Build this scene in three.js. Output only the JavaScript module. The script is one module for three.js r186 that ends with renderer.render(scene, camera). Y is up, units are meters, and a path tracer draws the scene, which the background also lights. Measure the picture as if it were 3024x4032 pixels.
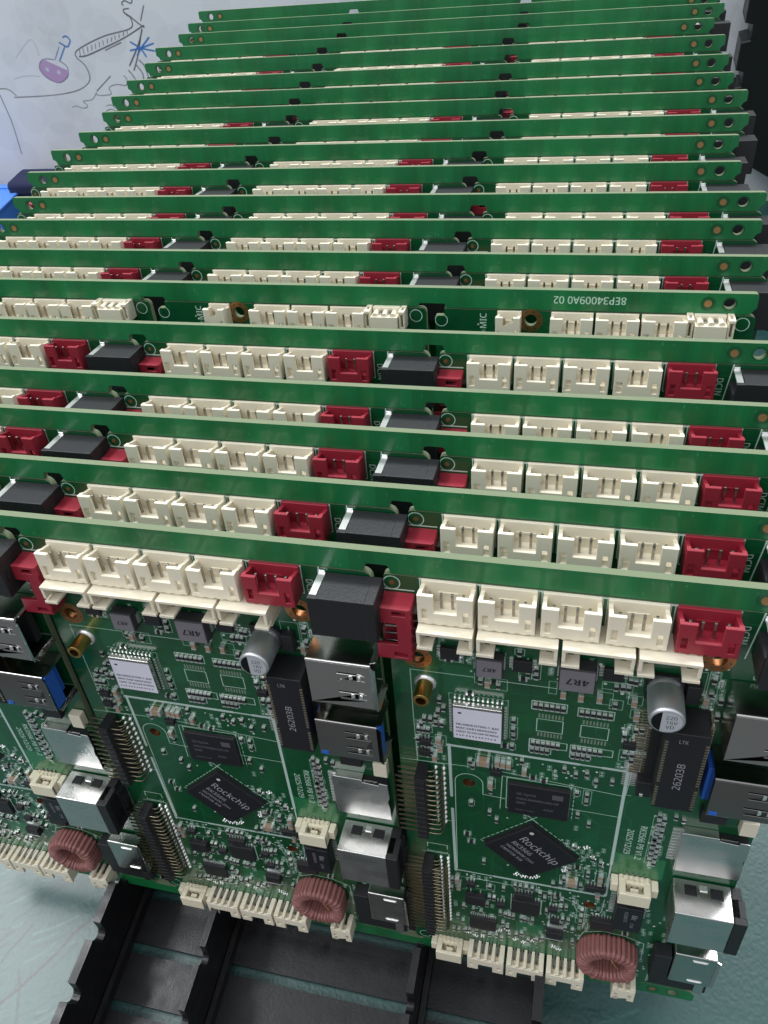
import * as THREE from 'three';
import { mergeGeometries } from 'three/addons/utils/BufferGeometryUtils.js';
import { RoundedBoxGeometry } from 'three/addons/geometries/RoundedBoxGeometry.js';
import { RectAreaLightUniformsLib } from 'three/addons/lights/RectAreaLightUniformsLib.js';

// ------------------------------------------------------------------ camera, light, exposure
const S = 0.001;                                   // millimetres to metres
const scene = new THREE.Scene();
const camera = new THREE.PerspectiveCamera(65.72, 768 / 1024, 0.01, 20);
camera.position.set(71.29 * S, 270.83 * S, 82.86 * S);
camera.setRotationFromMatrix(new THREE.Matrix4().makeBasis(
  new THREE.Vector3(0.97073, -0.11478, -0.21098), new THREE.Vector3(-0.08292, 0.66424, -0.74291), new THREE.Vector3(0.22542, 0.73866, 0.63527)));
scene.add(camera);
const renderer = new THREE.WebGLRenderer({ antialias: true });
renderer.setSize(768, 1024);
renderer.toneMapping = THREE.LinearToneMapping;
renderer.toneMappingExposure = 1.14;
renderer.shadowMap.enabled = true;
{ // the room: pale ceiling, walls, dark floor
  const w = 64, h = 64, d = new Float32Array(w * h * 4), sm = (a, b, x) => { const t = Math.max(0, Math.min(1, (x - a) / (b - a))); return t * t * (3 - 2 * t); };
  for (let y = 0; y < h; y++) { const e = ((y + 0.5) / h - 0.5) * 180, v = 0.075 + 0.13 * sm(-50, -20, e) + 0.27 * sm(-15, 20, e) + 0.30 * sm(20, 60, e); for (let x = 0; x < w; x++) { const i = (y * w + x) * 4; d[i] = v * 0.97; d[i + 1] = v; d[i + 2] = v * 1.05; d[i + 3] = 1; } }
  const t = new THREE.DataTexture(d, w, h, THREE.RGBAFormat, THREE.FloatType); t.mapping = THREE.EquirectangularReflectionMapping; t.magFilter = t.minFilter = THREE.LinearFilter; t.needsUpdate = true;
  scene.background = t; scene.environment = t;
}
RectAreaLightUniformsLib.init();
const LAMPS = [[-1.15, 1.75, -0.35, 0.45, 1.3, 13.5], [0.25, 1.75, -1.25, 1.5, 0.4, 18], [-0.6, 1.75, 0.95, 1.3, 0.3, 4.2]];

// ------------------------------------------------------------------ helpers
let seed = 7;
const rnd = () => { seed = (seed * 16807) % 2147483647; return seed / 2147483647; };
const used = {};
function numbered(n) { const k = used[n] = (used[n] ?? -1) + 1; return k ? n + '_' + String(k).padStart(3, '0') : n; }
function tag(o, label, category, group, kind) {
  if (label) o.userData.label = label;
  if (category) o.userData.category = category;
  if (group) o.userData.group = group;
  if (kind) o.userData.kind = kind;
  return o;
}
function shadows(o) { o.traverse((m) => { if (m.isMesh) { m.castShadow = true; m.receiveShadow = true; } }); return o; }
// texture coordinates from the real size: one repeat every 24 mm, seen along the axis each face looks down
function metreUV(g, k = 1 / 24) {
  const p = g.attributes.position, n = g.attributes.normal, t = g.attributes.uv;
  for (let i = 0; i < p.count; i++) {
    const a = Math.abs(n.getX(i)), b = Math.abs(n.getY(i)), c = Math.abs(n.getZ(i)), x = p.getX(i) * k, y = p.getY(i) * k, z = p.getZ(i) * k;
    if (a >= b && a >= c) t.setXY(i, z, y); else if (b >= c) t.setXY(i, x, z); else t.setXY(i, x, y);
  }
  return g;
}
// Collects shapes given in millimetres: u to the right, v downwards, h out of the board.
class G {
  constructor() { this.l = []; }
  raw(g) { this.l.push(g.index ? g.toNonIndexed() : g); return this; }
  box(u0, u1, v0, v1, h0, h1, r = 0) {
    const w = u1 - u0, d = v1 - v0, t = h1 - h0;
    const g = r ? new RoundedBoxGeometry(w, d, t, 1, Math.min(r, w / 2.2, d / 2.2, t / 2.2)) : new THREE.BoxGeometry(w, d, t);
    g.translate((u0 + u1) / 2, -(v0 + v1) / 2, (h0 + h1) / 2);
    return this.raw(g);
  }
  tilted(u, v, h, w, d, t, rx = 0, ry = 0, rz = 0) {
    const g = new THREE.BoxGeometry(w, d, t); g.rotateX(rx); g.rotateY(ry); g.rotateZ(rz); g.translate(u, -v, h);
    return this.raw(g);
  }
  cyl(u, v, h0, h1, r0, r1 = r0, n = 20, axis = 'h') {
    const g = new THREE.CylinderGeometry(r1, r0, h1 - h0, n); g.translate(0, (h0 + h1) / 2, 0);
    if (axis === 'h') { g.rotateX(Math.PI / 2); g.translate(u, -v, 0); }       // along h
    else { g.rotateZ(-Math.PI / 2); g.translate(0, -u, v); }                    // along u: (u, v) stand for (v, h)
    return this.raw(g);
  }
  plate(pts, h0, h1, holes = [], bevel = 0) {                                   // outline in (u, v), extruded along h
    const s = new THREE.Shape(pts.map(([a, b]) => new THREE.Vector2(a, -b)));
    for (const q of holes) s.holes.push(q.isPath ? q : new THREE.Path(q.map(([a, b]) => new THREE.Vector2(a, -b))));
    const g = new THREE.ExtrudeGeometry(s, { depth: h1 - h0 - 2 * bevel, bevelEnabled: bevel > 0, bevelThickness: bevel, bevelSize: bevel, bevelOffset: -bevel, bevelSegments: 1, curveSegments: 10 });
    g.translate(0, 0, h0 + bevel);
    return this.raw(g);
  }
  side(pts, u0, u1) {                                                           // outline in (v, h), extruded along u
    const s = new THREE.Shape(pts.map(([v, h]) => new THREE.Vector2(-v, h)));
    const g = new THREE.ExtrudeGeometry(s, { depth: u1 - u0, bevelEnabled: false });
    g.applyMatrix4(new THREE.Matrix4().makeBasis(new THREE.Vector3(0, 1, 0), new THREE.Vector3(0, 0, 1), new THREE.Vector3(1, 0, 0)));
    g.translate(u0, 0, 0);
    return this.raw(g);
  }
  tube(pts, r, n = 6, seg = 0) {
    const c = new THREE.CatmullRomCurve3(pts.map(([u, v, h]) => new THREE.Vector3(u, -v, h)), false, 'catmullrom', 0.1);
    return this.raw(new THREE.TubeGeometry(c, seg || pts.length * 3, r, n, false));
  }
  geo() {
    const l = this.l.map((g) => { for (const k of Object.keys(g.attributes)) if (!['position', 'normal', 'uv'].includes(k)) g.deleteAttribute(k); g.clearGroups(); return g; });
    const g = metreUV(mergeGeometries(l)); g.scale(S, S, S); return g;
  }
  mesh(name, mat, parent, kind) {
    const m = new THREE.Mesh(this.geo(), mat); m.name = name; if (kind) m.userData.kind = kind;
    if (parent) parent.add(m); return m;
  }
}
const ring = (u, v, r, n = 20) => { const p = new THREE.Path(); p.absellipse(u, -v, r, r, 0, Math.PI * 2, true); p.isPath = true; return p; };
const rectPts = (a, b, c, d) => [[a, c], [b, c], [b, d], [a, d]];

// ------------------------------------------------------------------ materials
const L = (r, g, b) => new THREE.Color().setRGB(r, g, b);
const std = (r, g, b, rough = 0.5, metal = 0, extra = {}) => new THREE.MeshStandardMaterial({ color: L(r, g, b), roughness: rough, metalness: metal, ...extra });
const canvasTex = (w, h, draw, srgb = true) => {
  const c = document.createElement('canvas'); c.width = w; c.height = h; const x = c.getContext('2d'); draw(x, w, h);
  const t = new THREE.CanvasTexture(c); if (srgb) t.colorSpace = THREE.SRGBColorSpace; t.anisotropy = 8; return t;
};
function noiseTex(n, f, srgb = false) {                // f(x, y) returns 0..1
  const d = new Uint8Array(n * n * 4);
  for (let y = 0; y < n; y++) for (let x = 0; x < n; x++) { const v = Math.max(0, Math.min(255, f(x, y) * 255)); const i = (y * n + x) * 4; d[i] = d[i + 1] = d[i + 2] = v; d[i + 3] = 255; }
  const t = new THREE.DataTexture(d, n, n); t.magFilter = t.minFilter = THREE.LinearFilter; t.wrapS = t.wrapT = THREE.RepeatWrapping; t.needsUpdate = true; return t;
}
function valueNoise(n, cells) {                        // tiling value noise, n x n values
  const g = Array.from({ length: cells * cells }, rnd), out = new Float32Array(n * n), sm = (t) => t * t * (3 - 2 * t);
  for (let y = 0; y < n; y++) for (let x = 0; x < n; x++) {
    const fx = x / n * cells, fy = y / n * cells, ix = Math.floor(fx), iy = Math.floor(fy), tx = sm(fx - ix), ty = sm(fy - iy);
    const q = (a, b) => g[(b % cells) * cells + (a % cells)];
    out[y * n + x] = (q(ix, iy) * (1 - tx) + q(ix + 1, iy) * tx) * (1 - ty) + (q(ix, iy + 1) * (1 - tx) + q(ix + 1, iy + 1) * tx) * ty;
  }
  return out;
}
const grainA = valueNoise(256, 128), grainB = valueNoise(256, 40), grainC = valueNoise(256, 9);
const grain = noiseTex(256, (x, y) => 0.5 * grainA[y * 256 + x] + 0.3 * grainB[y * 256 + x] + 0.2 * grainC[y * 256 + x]);
const roughMap = (lo, hi) => noiseTex(256, (x, y) => lo + (hi - lo) * (0.4 * grainB[y * 256 + x] + 0.6 * grainC[y * 256 + x]));
const smear = noiseTex(256, (x, y) => 0.62 + 0.38 * grainC[y * 256 + x]);

const M = {
  white: new THREE.MeshPhysicalMaterial({ color: L(0.80, 0.735, 0.585), roughness: 0.42, clearcoat: 0.15, clearcoatRoughness: 0.4 }),
  cream: std(0.78, 0.72, 0.55, 0.45),
  red: std(0.29, 0.017, 0.034, 0.45),
  black: std(0.013, 0.0135, 0.016, 0.5, 0, { bumpMap: grain, bumpScale: 0.00006 }),
  chip: std(0.016, 0.016, 0.019, 0.5),
  grey: std(0.17, 0.16, 0.18, 0.6),
  pin: std(0.40, 0.38, 0.36, 0.3, 1),
  tin: std(0.92, 0.92, 0.91, 0.32, 0.82),
  shell: std(0.60, 0.59, 0.57, 0.26, 1, { roughnessMap: smear }),
  steel: std(0.72, 0.71, 0.69, 0.36, 1, { roughnessMap: smear }),
  gold: std(0.75, 0.50, 0.20, 0.35, 1),
  brass: std(0.55, 0.36, 0.12, 0.3, 1),
  copper: std(0.52, 0.24, 0.11, 0.42, 1),
  dullCopper: std(0.30, 0.13, 0.06, 0.55, 0.6),
  alu: std(0.78, 0.80, 0.84, 0.46, 1),
  blue: std(0.02, 0.12, 0.52, 0.4),
  tan: std(0.36, 0.25, 0.17, 0.55),
  wire: new THREE.MeshPhysicalMaterial({ color: L(0.25, 0.10, 0.092), roughness: 0.55, clearcoat: 0.15, clearcoatRoughness: 0.3 }),
  fr4: std(0.165, 0.205, 0.12, 0.8, 0, { bumpMap: grain, bumpScale: 0.00004 }),
  tray: std(0.006, 0.006, 0.0072, 0.45, 0, { bumpMap: grain, bumpScale: 0.00004, roughnessMap: smear }),
};

// printed solder mask of one board (74.8 x 135.65 mm)
const BW = 74.8, BH = 135.65, BU = -1.5, BV = -1.95, PX = 13;
const boardMap = canvasTex(Math.round(BW * PX), Math.round(BH * PX), (c) => {
  c.scale(PX, PX); c.translate(-BU, -BV);
  c.fillStyle = '#084c29'; c.fillRect(BU, BV, BW, BH);
  // buried copper: pours and traces show as lighter and darker green
  const pour = (a, b, x, y, col) => { c.fillStyle = col; c.fillRect(a, b, x, y); };
  for (let i = 0; i < 60; i++) pour(BU + rnd() * BW, BV + rnd() * BH, 2 + rnd() * 9, 1.5 + rnd() * 8, rnd() > 0.5 ? 'rgba(20,130,75,0.10)' : 'rgba(0,40,20,0.13)');
  pour(47, 75, 11, 8, 'rgba(60,150,95,0.5)'); pour(9, 117, 5, 5, 'rgba(70,150,95,0.4)'); pour(17, 124, 27, 5, 'rgba(60,140,90,0.35)'); pour(26, 114.5, 7, 6, 'rgba(70,160,110,0.35)');
  pour(-1, 21, 9, 9, 'rgba(60,140,100,0.25)'); pour(9, 20, 6, 9, 'rgba(60,140,100,0.22)');
  c.lineCap = 'round'; c.lineJoin = 'round';
  for (let i = 0; i < 150; i++) {
    c.strokeStyle = rnd() > 0.4 ? 'rgba(40,150,85,0.30)' : 'rgba(0,45,22,0.35)'; c.lineWidth = 0.12 + rnd() * 0.14;
    let x = BU + rnd() * BW, y = BV + rnd() * BH, a = Math.floor(rnd() * 8) * Math.PI / 4; c.beginPath(); c.moveTo(x, y);
    for (let k = 0; k < 4; k++) { const l = 1.5 + rnd() * 7; x += Math.cos(a) * l; y += Math.sin(a) * l; c.lineTo(x, y); a += (rnd() > 0.5 ? 1 : -1) * Math.PI / 4; } c.stroke();
  }
  for (let i = 0; i < 7; i++) { c.strokeStyle = 'rgba(45,150,90,0.35)'; c.lineWidth = 0.16; c.beginPath(); c.moveTo(39 - i * .2, 62 + i * .7); c.lineTo(42.6 - i * .5, 66 + i * .6); c.lineTo(42.6 - i * .5, 74 - i * .4); c.lineTo(38 - i * .3, 79 - i * .5); c.stroke(); }
  for (let i = 0; i < 6; i++) { c.beginPath(); c.moveTo(11, 86 + i * 0.7); c.lineTo(18, 87 + i * 0.7); c.lineTo(22, 90 + i * .4); c.stroke(); }
  c.fillStyle = 'rgba(5,50,26,0.6)'; for (let i = 0; i < 420; i++) { c.beginPath(); c.arc(BU + rnd() * BW, BV + rnd() * BH, 0.18, 0, 7); c.fill(); }
  // bare pads
  const pads = (n, u, v, du, dv, w, h, col = '#a9aca6') => { c.fillStyle = col; for (let i = 0; i < n; i++) c.fillRect(u + i * du - w / 2, v + i * dv - h / 2, w, h); };
  pads(8, 28.1, 31.4, 0.65, 0, 0.36, 1.3, '#7d8a78'); pads(8, 28.1, 37.2, 0.65, 0, 0.36, 1.3, '#7d8a78'); pads(8, 36.7, 31.6, 0.65, 0, 0.36, 1.3, '#7d8a78'); pads(8, 36.7, 37.3, 0.65, 0, 0.36, 1.3, '#7d8a78');
  pads(34, 48.2, 30, 0, 0.55, 4.2, 0.28, '#b9aeb4'); pads(14, 47.2, 41.5, 0, 0.6, 3.4, 0.3, '#b9aeb4');
  // solder-plated pads and test points, clustered as on the printed board
  for (const [a, b, x, y, n] of [[36, 73, 46, 93, 46], [12, 95, 44, 127, 120], [22, 46, 42, 53, 26], [2, 36, 9, 51, 34], [44, 30, 48, 44, 40], [53.5, 57, 56, 78, 60], [8, 12, 46, 22, 46], [56, 12, 60, 30, 30], [34, 96, 48, 112, 50], [21, 66, 40, 92, 14], [56, 94, 63, 132, 40]]) for (let i = 0; i < n; i++) {
    const u = a + rnd() * (x - a), v = b + rnd() * (y - b), q = rnd();
    c.fillStyle = q > 0.35 ? '#b9beb9' : '#d8dcd6';
    if (q > 0.55) { c.fillRect(u, v, 0.45, 0.55); c.fillRect(u, v + 0.85, 0.45, 0.55); c.strokeStyle = 'rgba(200,220,210,0.8)'; c.lineWidth = 0.1; c.strokeRect(u - 0.2, v - 0.2, 0.85, 1.8); }
    else { c.beginPath(); c.arc(u, v, 0.22 + 0.12 * rnd(), 0, 7); c.fill(); }
  }
  // white legend
  c.strokeStyle = '#cfe0d8'; c.fillStyle = '#cfe0d8';
  const line = (w, ...p) => { c.lineWidth = w; c.beginPath(); p.forEach(([a, b], i) => i ? c.lineTo(a, b) : c.moveTo(a, b)); c.stroke(); };
  const rect = (w, a, b, x, y) => { c.lineWidth = w; c.strokeRect(a, b, x - a, y - b); };
  c.fillStyle = '#0a4c2a'; c.beginPath(); c.arc(0, 0, 1.5, 0, 7); c.fill();
  c.lineWidth = 0.2; c.beginPath(); c.arc(0, 0, 1.55, 0, 7); c.stroke();
  c.fillStyle = '#0a4c2a'; c.beginPath(); c.arc(1.2, 131.6, 1.5, 0, 7); c.fill(); c.lineWidth = 0.2; c.beginPath(); c.arc(1.2, 131.6, 1.55, 0, 7); c.stroke();
  c.fillStyle = '#0a4c2a'; c.beginPath(); c.arc(72 + .9, 131.6, 1.2, 0, 7); c.fill(); c.beginPath(); c.arc(72 - .3, 130.6, 1.55, 0, 7); c.stroke();
  for (const u of [5.3, 16.2, 27.1, 38.2, 49.2]) rect(0.22, u, -1.75, u + 10.3, 5.2);
  line(0.4, [5.3, -1.6], [59.5, -1.6]);
  line(0.3, [-1.9, 1.55], [4.1, 1.55]); line(0.25, [63.1, -1.9], [61.9, 9]);
  c.strokeStyle = '#bccdc8';
  line(0.72, [9.7, 45], [9.9, 63.5]); line(0.72, [10.0, 68.5], [10.4, 95]); line(0.72, [9.4, 45.1], [36.8, 45.1]); line(0.45, [36.8, 45.1], [42, 45.1]); line(0.72, [41.6, 45.1], [46.9, 45.1]); line(0.72, [46.5, 45], [46.6, 80]);
  line(0.4, [10.4, 94.7], [20, 94.7]); line(0.72, [20, 94.7], [46.4, 94.4]); line(0.4, [46.6, 80], [46.6, 86]); line(0.72, [46.6, 86], [46.6, 94]);
  c.strokeStyle = '#c9dcd2';
  line(0.16, [2.3, 22.7], [2.3, 36], [2.5, 52.3]); line(0.16, [2.3, 22.7], [15, 22.7]); line(0.16, [20, 22.9], [31, 22.9]);
  line(0.16, [-1.3, 52.3], [14, 51.6]); line(0.18, [2, 52.1], [8.4, 52.1], [8.3, 73.6], [9.6, 73.6]); line(0.18, [2.2, 88.6], [8.8, 88.4], [8.8, 121]);
  line(0.18, [10.8, 94], [10.8, 57.5]); c.lineWidth = 0.18; c.beginPath(); c.arc(13.9, 57.4, 3.1, Math.PI, 0); c.stroke(); line(0.18, [17, 57.4], [17, 61], [22.2, 61.3]);
  line(0.16, [19.6, 51.5], [46.4, 53.6]); line(0.16, [33.6, 61.1], [46.4, 61.3]); line(0.18, [20.9, 65.3], [21.2, 53.1], [30, 52.9]);
  rect(0.2, 22.2, 53.3, 35.8, 64.6);
  c.setLineDash([0.9, 0.6]); line(0.2, [28.2, 67.5], [16.6, 79.2], [28.4, 90.9], [40.2, 79.2], [28.2, 67.5]); line(0.18, [36.6, 53.3], [36.6, 65.3]); c.setLineDash([]);
  line(0.2, [29.2, 66.4], [27.2, 68.4]); line(0.2, [27.2, 66.4], [29.2, 68.4]);
  rect(0.18, 26.5, 27.2, 33.3, 29.7); rect(0.18, 35.4, 27.5, 42.2, 30); rect(0.18, 27.7, 32.4, 32.8, 36.2); rect(0.18, 36.3, 32.6, 41.6, 36.2);
  rect(0.18, 26.5, 39.1, 34, 41.3); rect(0.18, 26.5, 41.3, 30.9, 43.2); rect(0.18, 34.7, 39.2, 43, 41.3); rect(0.18, 34.7, 41.3, 38.9, 43.2);
  rect(0.14, 10, 28.3, 21.9, 40); line(0.14, [47.4, 27], [47.4, 43], [46.9, 53], [48, 53]);
  line(0.18, [14, 97.3], [34, 97.3], [41, 100.6], [41, 102.3]); c.beginPath(); c.arc(43.2, 101.5, 3.2, 0, Math.PI); c.lineWidth = 0.18; c.stroke(); line(0.18, [46.4, 101.5], [46.6, 96]);
  line(0.16, [34.2, 97], [34.2, 120]); line(0.16, [42.6, 101], [42.6, 112]); line(0.2, [24.4, 101.4], [24.4, 109]); line(0.35, [31.9, 102], [31.9, 108.5]);
  rect(0.2, 3.5, 84.6, 8.4, 88); for (let i = 0; i < 6; i++) c.fillRect(2 + i * 1.15, 86.4, 0.8, 1.1);
  line(0.2, [41.8, 118], [43, 113.5], [47.5, 111.2], [53, 111.6], [57.8, 113.5], [58, 122]);
  // component frames, dozens of them
  const f = [[3, 40.1, 6.2, 41.9], [2.6, 43.2, 7, 50.6], [6.8, 42.2, 9.1, 45.6], [22.4, 33.1, 23.9, 35.4], [22.4, 36.1, 24, 39.8], [22.3, 41.6, 23.7, 43.4], [26.4, 39, 27.4, 43], [13.6, 48.6, 15.2, 52], [15.4, 46.7, 19, 49.6], [19.4, 46.8, 23.3, 49.3], [18, 54.6, 19.7, 58.2], [13.8, 63.9, 15.1, 66], [12.6, 76.8, 14.3, 78.6], [13.4, 79.5, 15.3, 81.6], [38.4, 53.5, 40.1, 58.5], [36.4, 54.1, 37.8, 56], [44.3, 30.6, 47, 33.5], [44.2, 38.4, 48, 42], [39.2, 19.2, 44.7, 21.2], [43.2, 16.9, 46, 19], [38.6, 22.2, 41.4, 25.6], [41, 23.9, 43.4, 26.6], [44.2, 22.1, 46.8, 24.6], [45, 26, 47.2, 28.4], [22.8, 13.3, 24.6, 15], [22.9, 16, 26.2, 18], [26.2, 16.6, 27.8, 21], [23.7, 19.6, 26.1, 21.2], [8.4, 13, 12.4, 19], [15.2, 21.5, 16.8, 24.3], [18, 22.3, 21.6, 25.5], [29.5, 21, 31, 24.5], [10.2, 97.6, 13, 103.4], [13, 97.5, 18.2, 102], [18.2, 98.8, 20.2, 101.3], [24.4, 95.4, 30.4, 97.9], [36.9, 83.5, 40.5, 86], [40.9, 83.3, 43.6, 88.3], [35.6, 88.4, 39.8, 91.4], [43.6, 84, 46, 92], [57.2, 13.2, 59, 21], [53, 13.6, 56.8, 21], [33.5, 98, 37, 100.6], [40.6, 101.3, 43, 109.4], [53.4, 58.5, 55.8, 77]];
  c.strokeStyle = 'rgba(201,220,210,0.85)'; for (const q of f) rect(0.13, ...q);
  // lettering, turned a quarter
  c.fillStyle = '#d3e4db';
  const word = (t, u, v, size, turn = Math.PI / 2, font = 'sans-serif') => { c.save(); c.translate(u, v); c.rotate(turn); c.scale(0.1, 0.1); c.font = size * 10 + 'px ' + font; c.fillText(t, 0, 0); c.restore(); };
  word('DCIN', 60.2, 1.3, 1.9); word('RK3566 PB V1.2', 51.2, 63, 1.9); word('2025/12/29', 48.7, 65, 1.9); word('LVDS', 9.6, 110, 1.4); word('USB2', 64, 14, 1.3, 0); word('SPK1', 65, 52, 1.4, 0); word('KEY', 36.9, 106, 1.3);
  word('MIC', 60.3, 128.6, 2.3);
});
boardMap.wrapS = boardMap.wrapT = THREE.ClampToEdgeWrapping;
M.mask = new THREE.MeshPhysicalMaterial({ map: boardMap, roughness: 0.32, clearcoat: 0.6, clearcoatRoughness: 0.12, bumpMap: grain, bumpScale: 0.00001 });
const PW = 228.4, PU = -155.2;                         // the panel with its rails is 228.4 mm wide
const railTex = (text) => canvasTex(2048, 44, (c, w) => {
  const k = w / PW; c.fillStyle = '#136f3e'; c.fillRect(0, 0, w, 44);
  for (let i = 0; i < 90; i++) { c.fillStyle = rnd() > 0.5 ? 'rgba(30,130,75,0.10)' : 'rgba(0,50,25,0.10)'; c.fillRect(rnd() * w, 0, 10 + rnd() * 90, 44); }
  for (let i = 0; i < 26; i++) { c.fillStyle = 'rgba(160,200,175,0.25)'; c.fillRect(rnd() * w, rnd() * 44, 1 + rnd() * 2, 1 + rnd() * 8); }
  c.fillStyle = '#07502a'; for (const u of [-149.3, -144.6, 62.7, 67.7]) { c.beginPath(); c.arc((u - PU) * k, 22, 15, 0, 7); c.fill(); }
  if (text) { c.fillStyle = '#d6e6dc'; c.font = '22px sans-serif'; c.fillText(text, (-126.6 - PU) * k, 31); }
});
M.rail = new THREE.MeshPhysicalMaterial({ map: railTex(''), roughness: 0.42, clearcoat: 0.3, clearcoatRoughness: 0.14, bumpMap: grain, bumpScale: 0.00001 });
M.railPrinted = new THREE.MeshPhysicalMaterial({ map: railTex('8EP34009A0 02'), roughness: 0.42, clearcoat: 0.3, clearcoatRoughness: 0.14 });

// ------------------------------------------------------------------ bench
const CRACKS = [[[-100, 84], [-88, 65], [-84, 60], [-79, 52], [-76, 47], [-74, 42], [-70, 37], [-64, 27]], [[-87, 55], [-84, 60], [-80, 69], [-77, 78]], [[-94, 55], [-93, 51], [-91, 47], [-89, 42]], [[-98, 49], [-95, 45]], [[-103, 39], [-99, 36]], [[-93, 62], [-90, 60]]];
{
  const W = 1300, H = 1085, X0 = -600, Z0 = -950;      // mat extent in mm
  const n = 512, a = valueNoise(n, 200), b = valueNoise(n, 60), d = valueNoise(n, 14);
  const bump = noiseTex(n, (x, y) => 0.55 * a[y * n + x] + 0.35 * b[y * n + x] + 0.10 * d[y * n + x]);
  bump.repeat.set(9, 7.5);
  const map = canvasTex(2048, 2048, (c, w) => {
    const k = w / W, kz = w / H; c.fillStyle = '#1f4e4b'; c.fillRect(0, 0, w, w);
    for (let i = 0; i < 5000; i++) { c.fillStyle = rnd() > 0.5 ? 'rgba(20,70,64,0.06)' : 'rgba(120,180,170,0.035)'; c.beginPath(); c.arc(rnd() * w, rnd() * w, 1 + rnd() * 14, 0, 7); c.fill(); }
    for (let i = 0; i < 1500; i++) {
      c.strokeStyle = rnd() > 0.45 ? 'rgba(25,60,58,0.28)' : 'rgba(170,210,205,0.22)'; c.lineWidth = 0.4 + rnd() * 0.8; c.beginPath();
      const x = rnd() * w, y = rnd() * w, t = -0.9 + rnd() * 0.8, l = 6 + rnd() * 50; c.moveTo(x, y); c.quadraticCurveTo(x + l * .5 * Math.cos(t) + rnd() * 6, y + l * .5 * Math.sin(t), x + l * Math.cos(t), y + l * Math.sin(t)); c.stroke();
    }
    c.strokeStyle = '#0a1716'; c.lineJoin = 'round';
    CRACKS.forEach((p, i) => { c.lineWidth = i ? 0.7 : 1.1; c.beginPath(); p.forEach(([x, z], j) => { const u = (x - X0) * k, v = (z - Z0) * kz; j ? c.lineTo(u, v) : c.moveTo(u, v); }); c.stroke(); });
    for (let i = 0; i < 700; i++) {                       // scuffs, denser where boards are slid in and out
      c.strokeStyle = rnd() > 0.35 ? 'rgba(8,24,26,0.55)' : 'rgba(150,190,188,0.35)'; c.lineWidth = 0.3 + rnd() * 0.5; c.beginPath();
      const x = (-260 + rnd() * 240 - X0) * k, y = (5 + rnd() * 120 - Z0) * kz, t = -1.1 + rnd() * 0.7, l = 3 + rnd() * 26; c.moveTo(x, y); c.quadraticCurveTo(x + l * .5 * Math.cos(t) + rnd() * 4, y + l * .5 * Math.sin(t), x + l * Math.cos(t), y + l * Math.sin(t)); c.stroke();
    }
    for (let i = 0; i < 60; i++) { c.fillStyle = '#24403e'; c.beginPath(); c.arc(rnd() * w, rnd() * w, 0.5 + rnd(), 0, 7); c.fill(); }
  });
  const g = new THREE.BoxGeometry(W * S, 3 * S, H * S); g.translate((X0 + W / 2) * S, -1.5 * S, (Z0 + H / 2) * S);
  const mat = new THREE.MeshPhysicalMaterial({ map, roughness: 0.5, bumpMap: bump, bumpScale: 0.00024, clearcoat: 0.65, clearcoatRoughness: 0.27 });
  const m = new THREE.Mesh(g, mat); m.name = 'ground'; m.userData = { kind: 'structure', label: 'scuffed teal green antistatic bench mat under the black rack' };
  scene.add(m);
}

// ------------------------------------------------------------------ lamps above the bench
LAMPS.forEach(([x, y, z, w, d, e], i) => {
  const o = new THREE.Group(); o.name = numbered('ceiling_lamp'); o.position.set(x, y, z); scene.add(o);
  tag(o, ['white rectangular ceiling lamp above the left end of the bench', 'white rectangular ceiling lamp above the right end of the bench', 'narrow white ceiling lamp above the front edge of the bench'][i], 'ceiling lamp', 'lamps above the bench');
  const f = new THREE.Mesh(new THREE.BoxGeometry(w + 0.04, 0.03, d + 0.04), std(0.8, 0.8, 0.8, 0.5)); f.name = 'frame'; f.position.y = 0.02; o.add(f);
  const p = new THREE.Mesh(new THREE.BoxGeometry(w, 0.006, d), new THREE.MeshStandardMaterial({ color: 0x222222, emissive: L(0.95, 0.98, 1), emissiveIntensity: 3 })); p.name = 'diffuser'; o.add(p);
  const r = new THREE.RectAreaLight(L(0.96, 0.985, 1.0), e, w, d); r.position.set(x, y - 0.01, z); r.lookAt(x, 0, z); scene.add(r);
});

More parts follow.
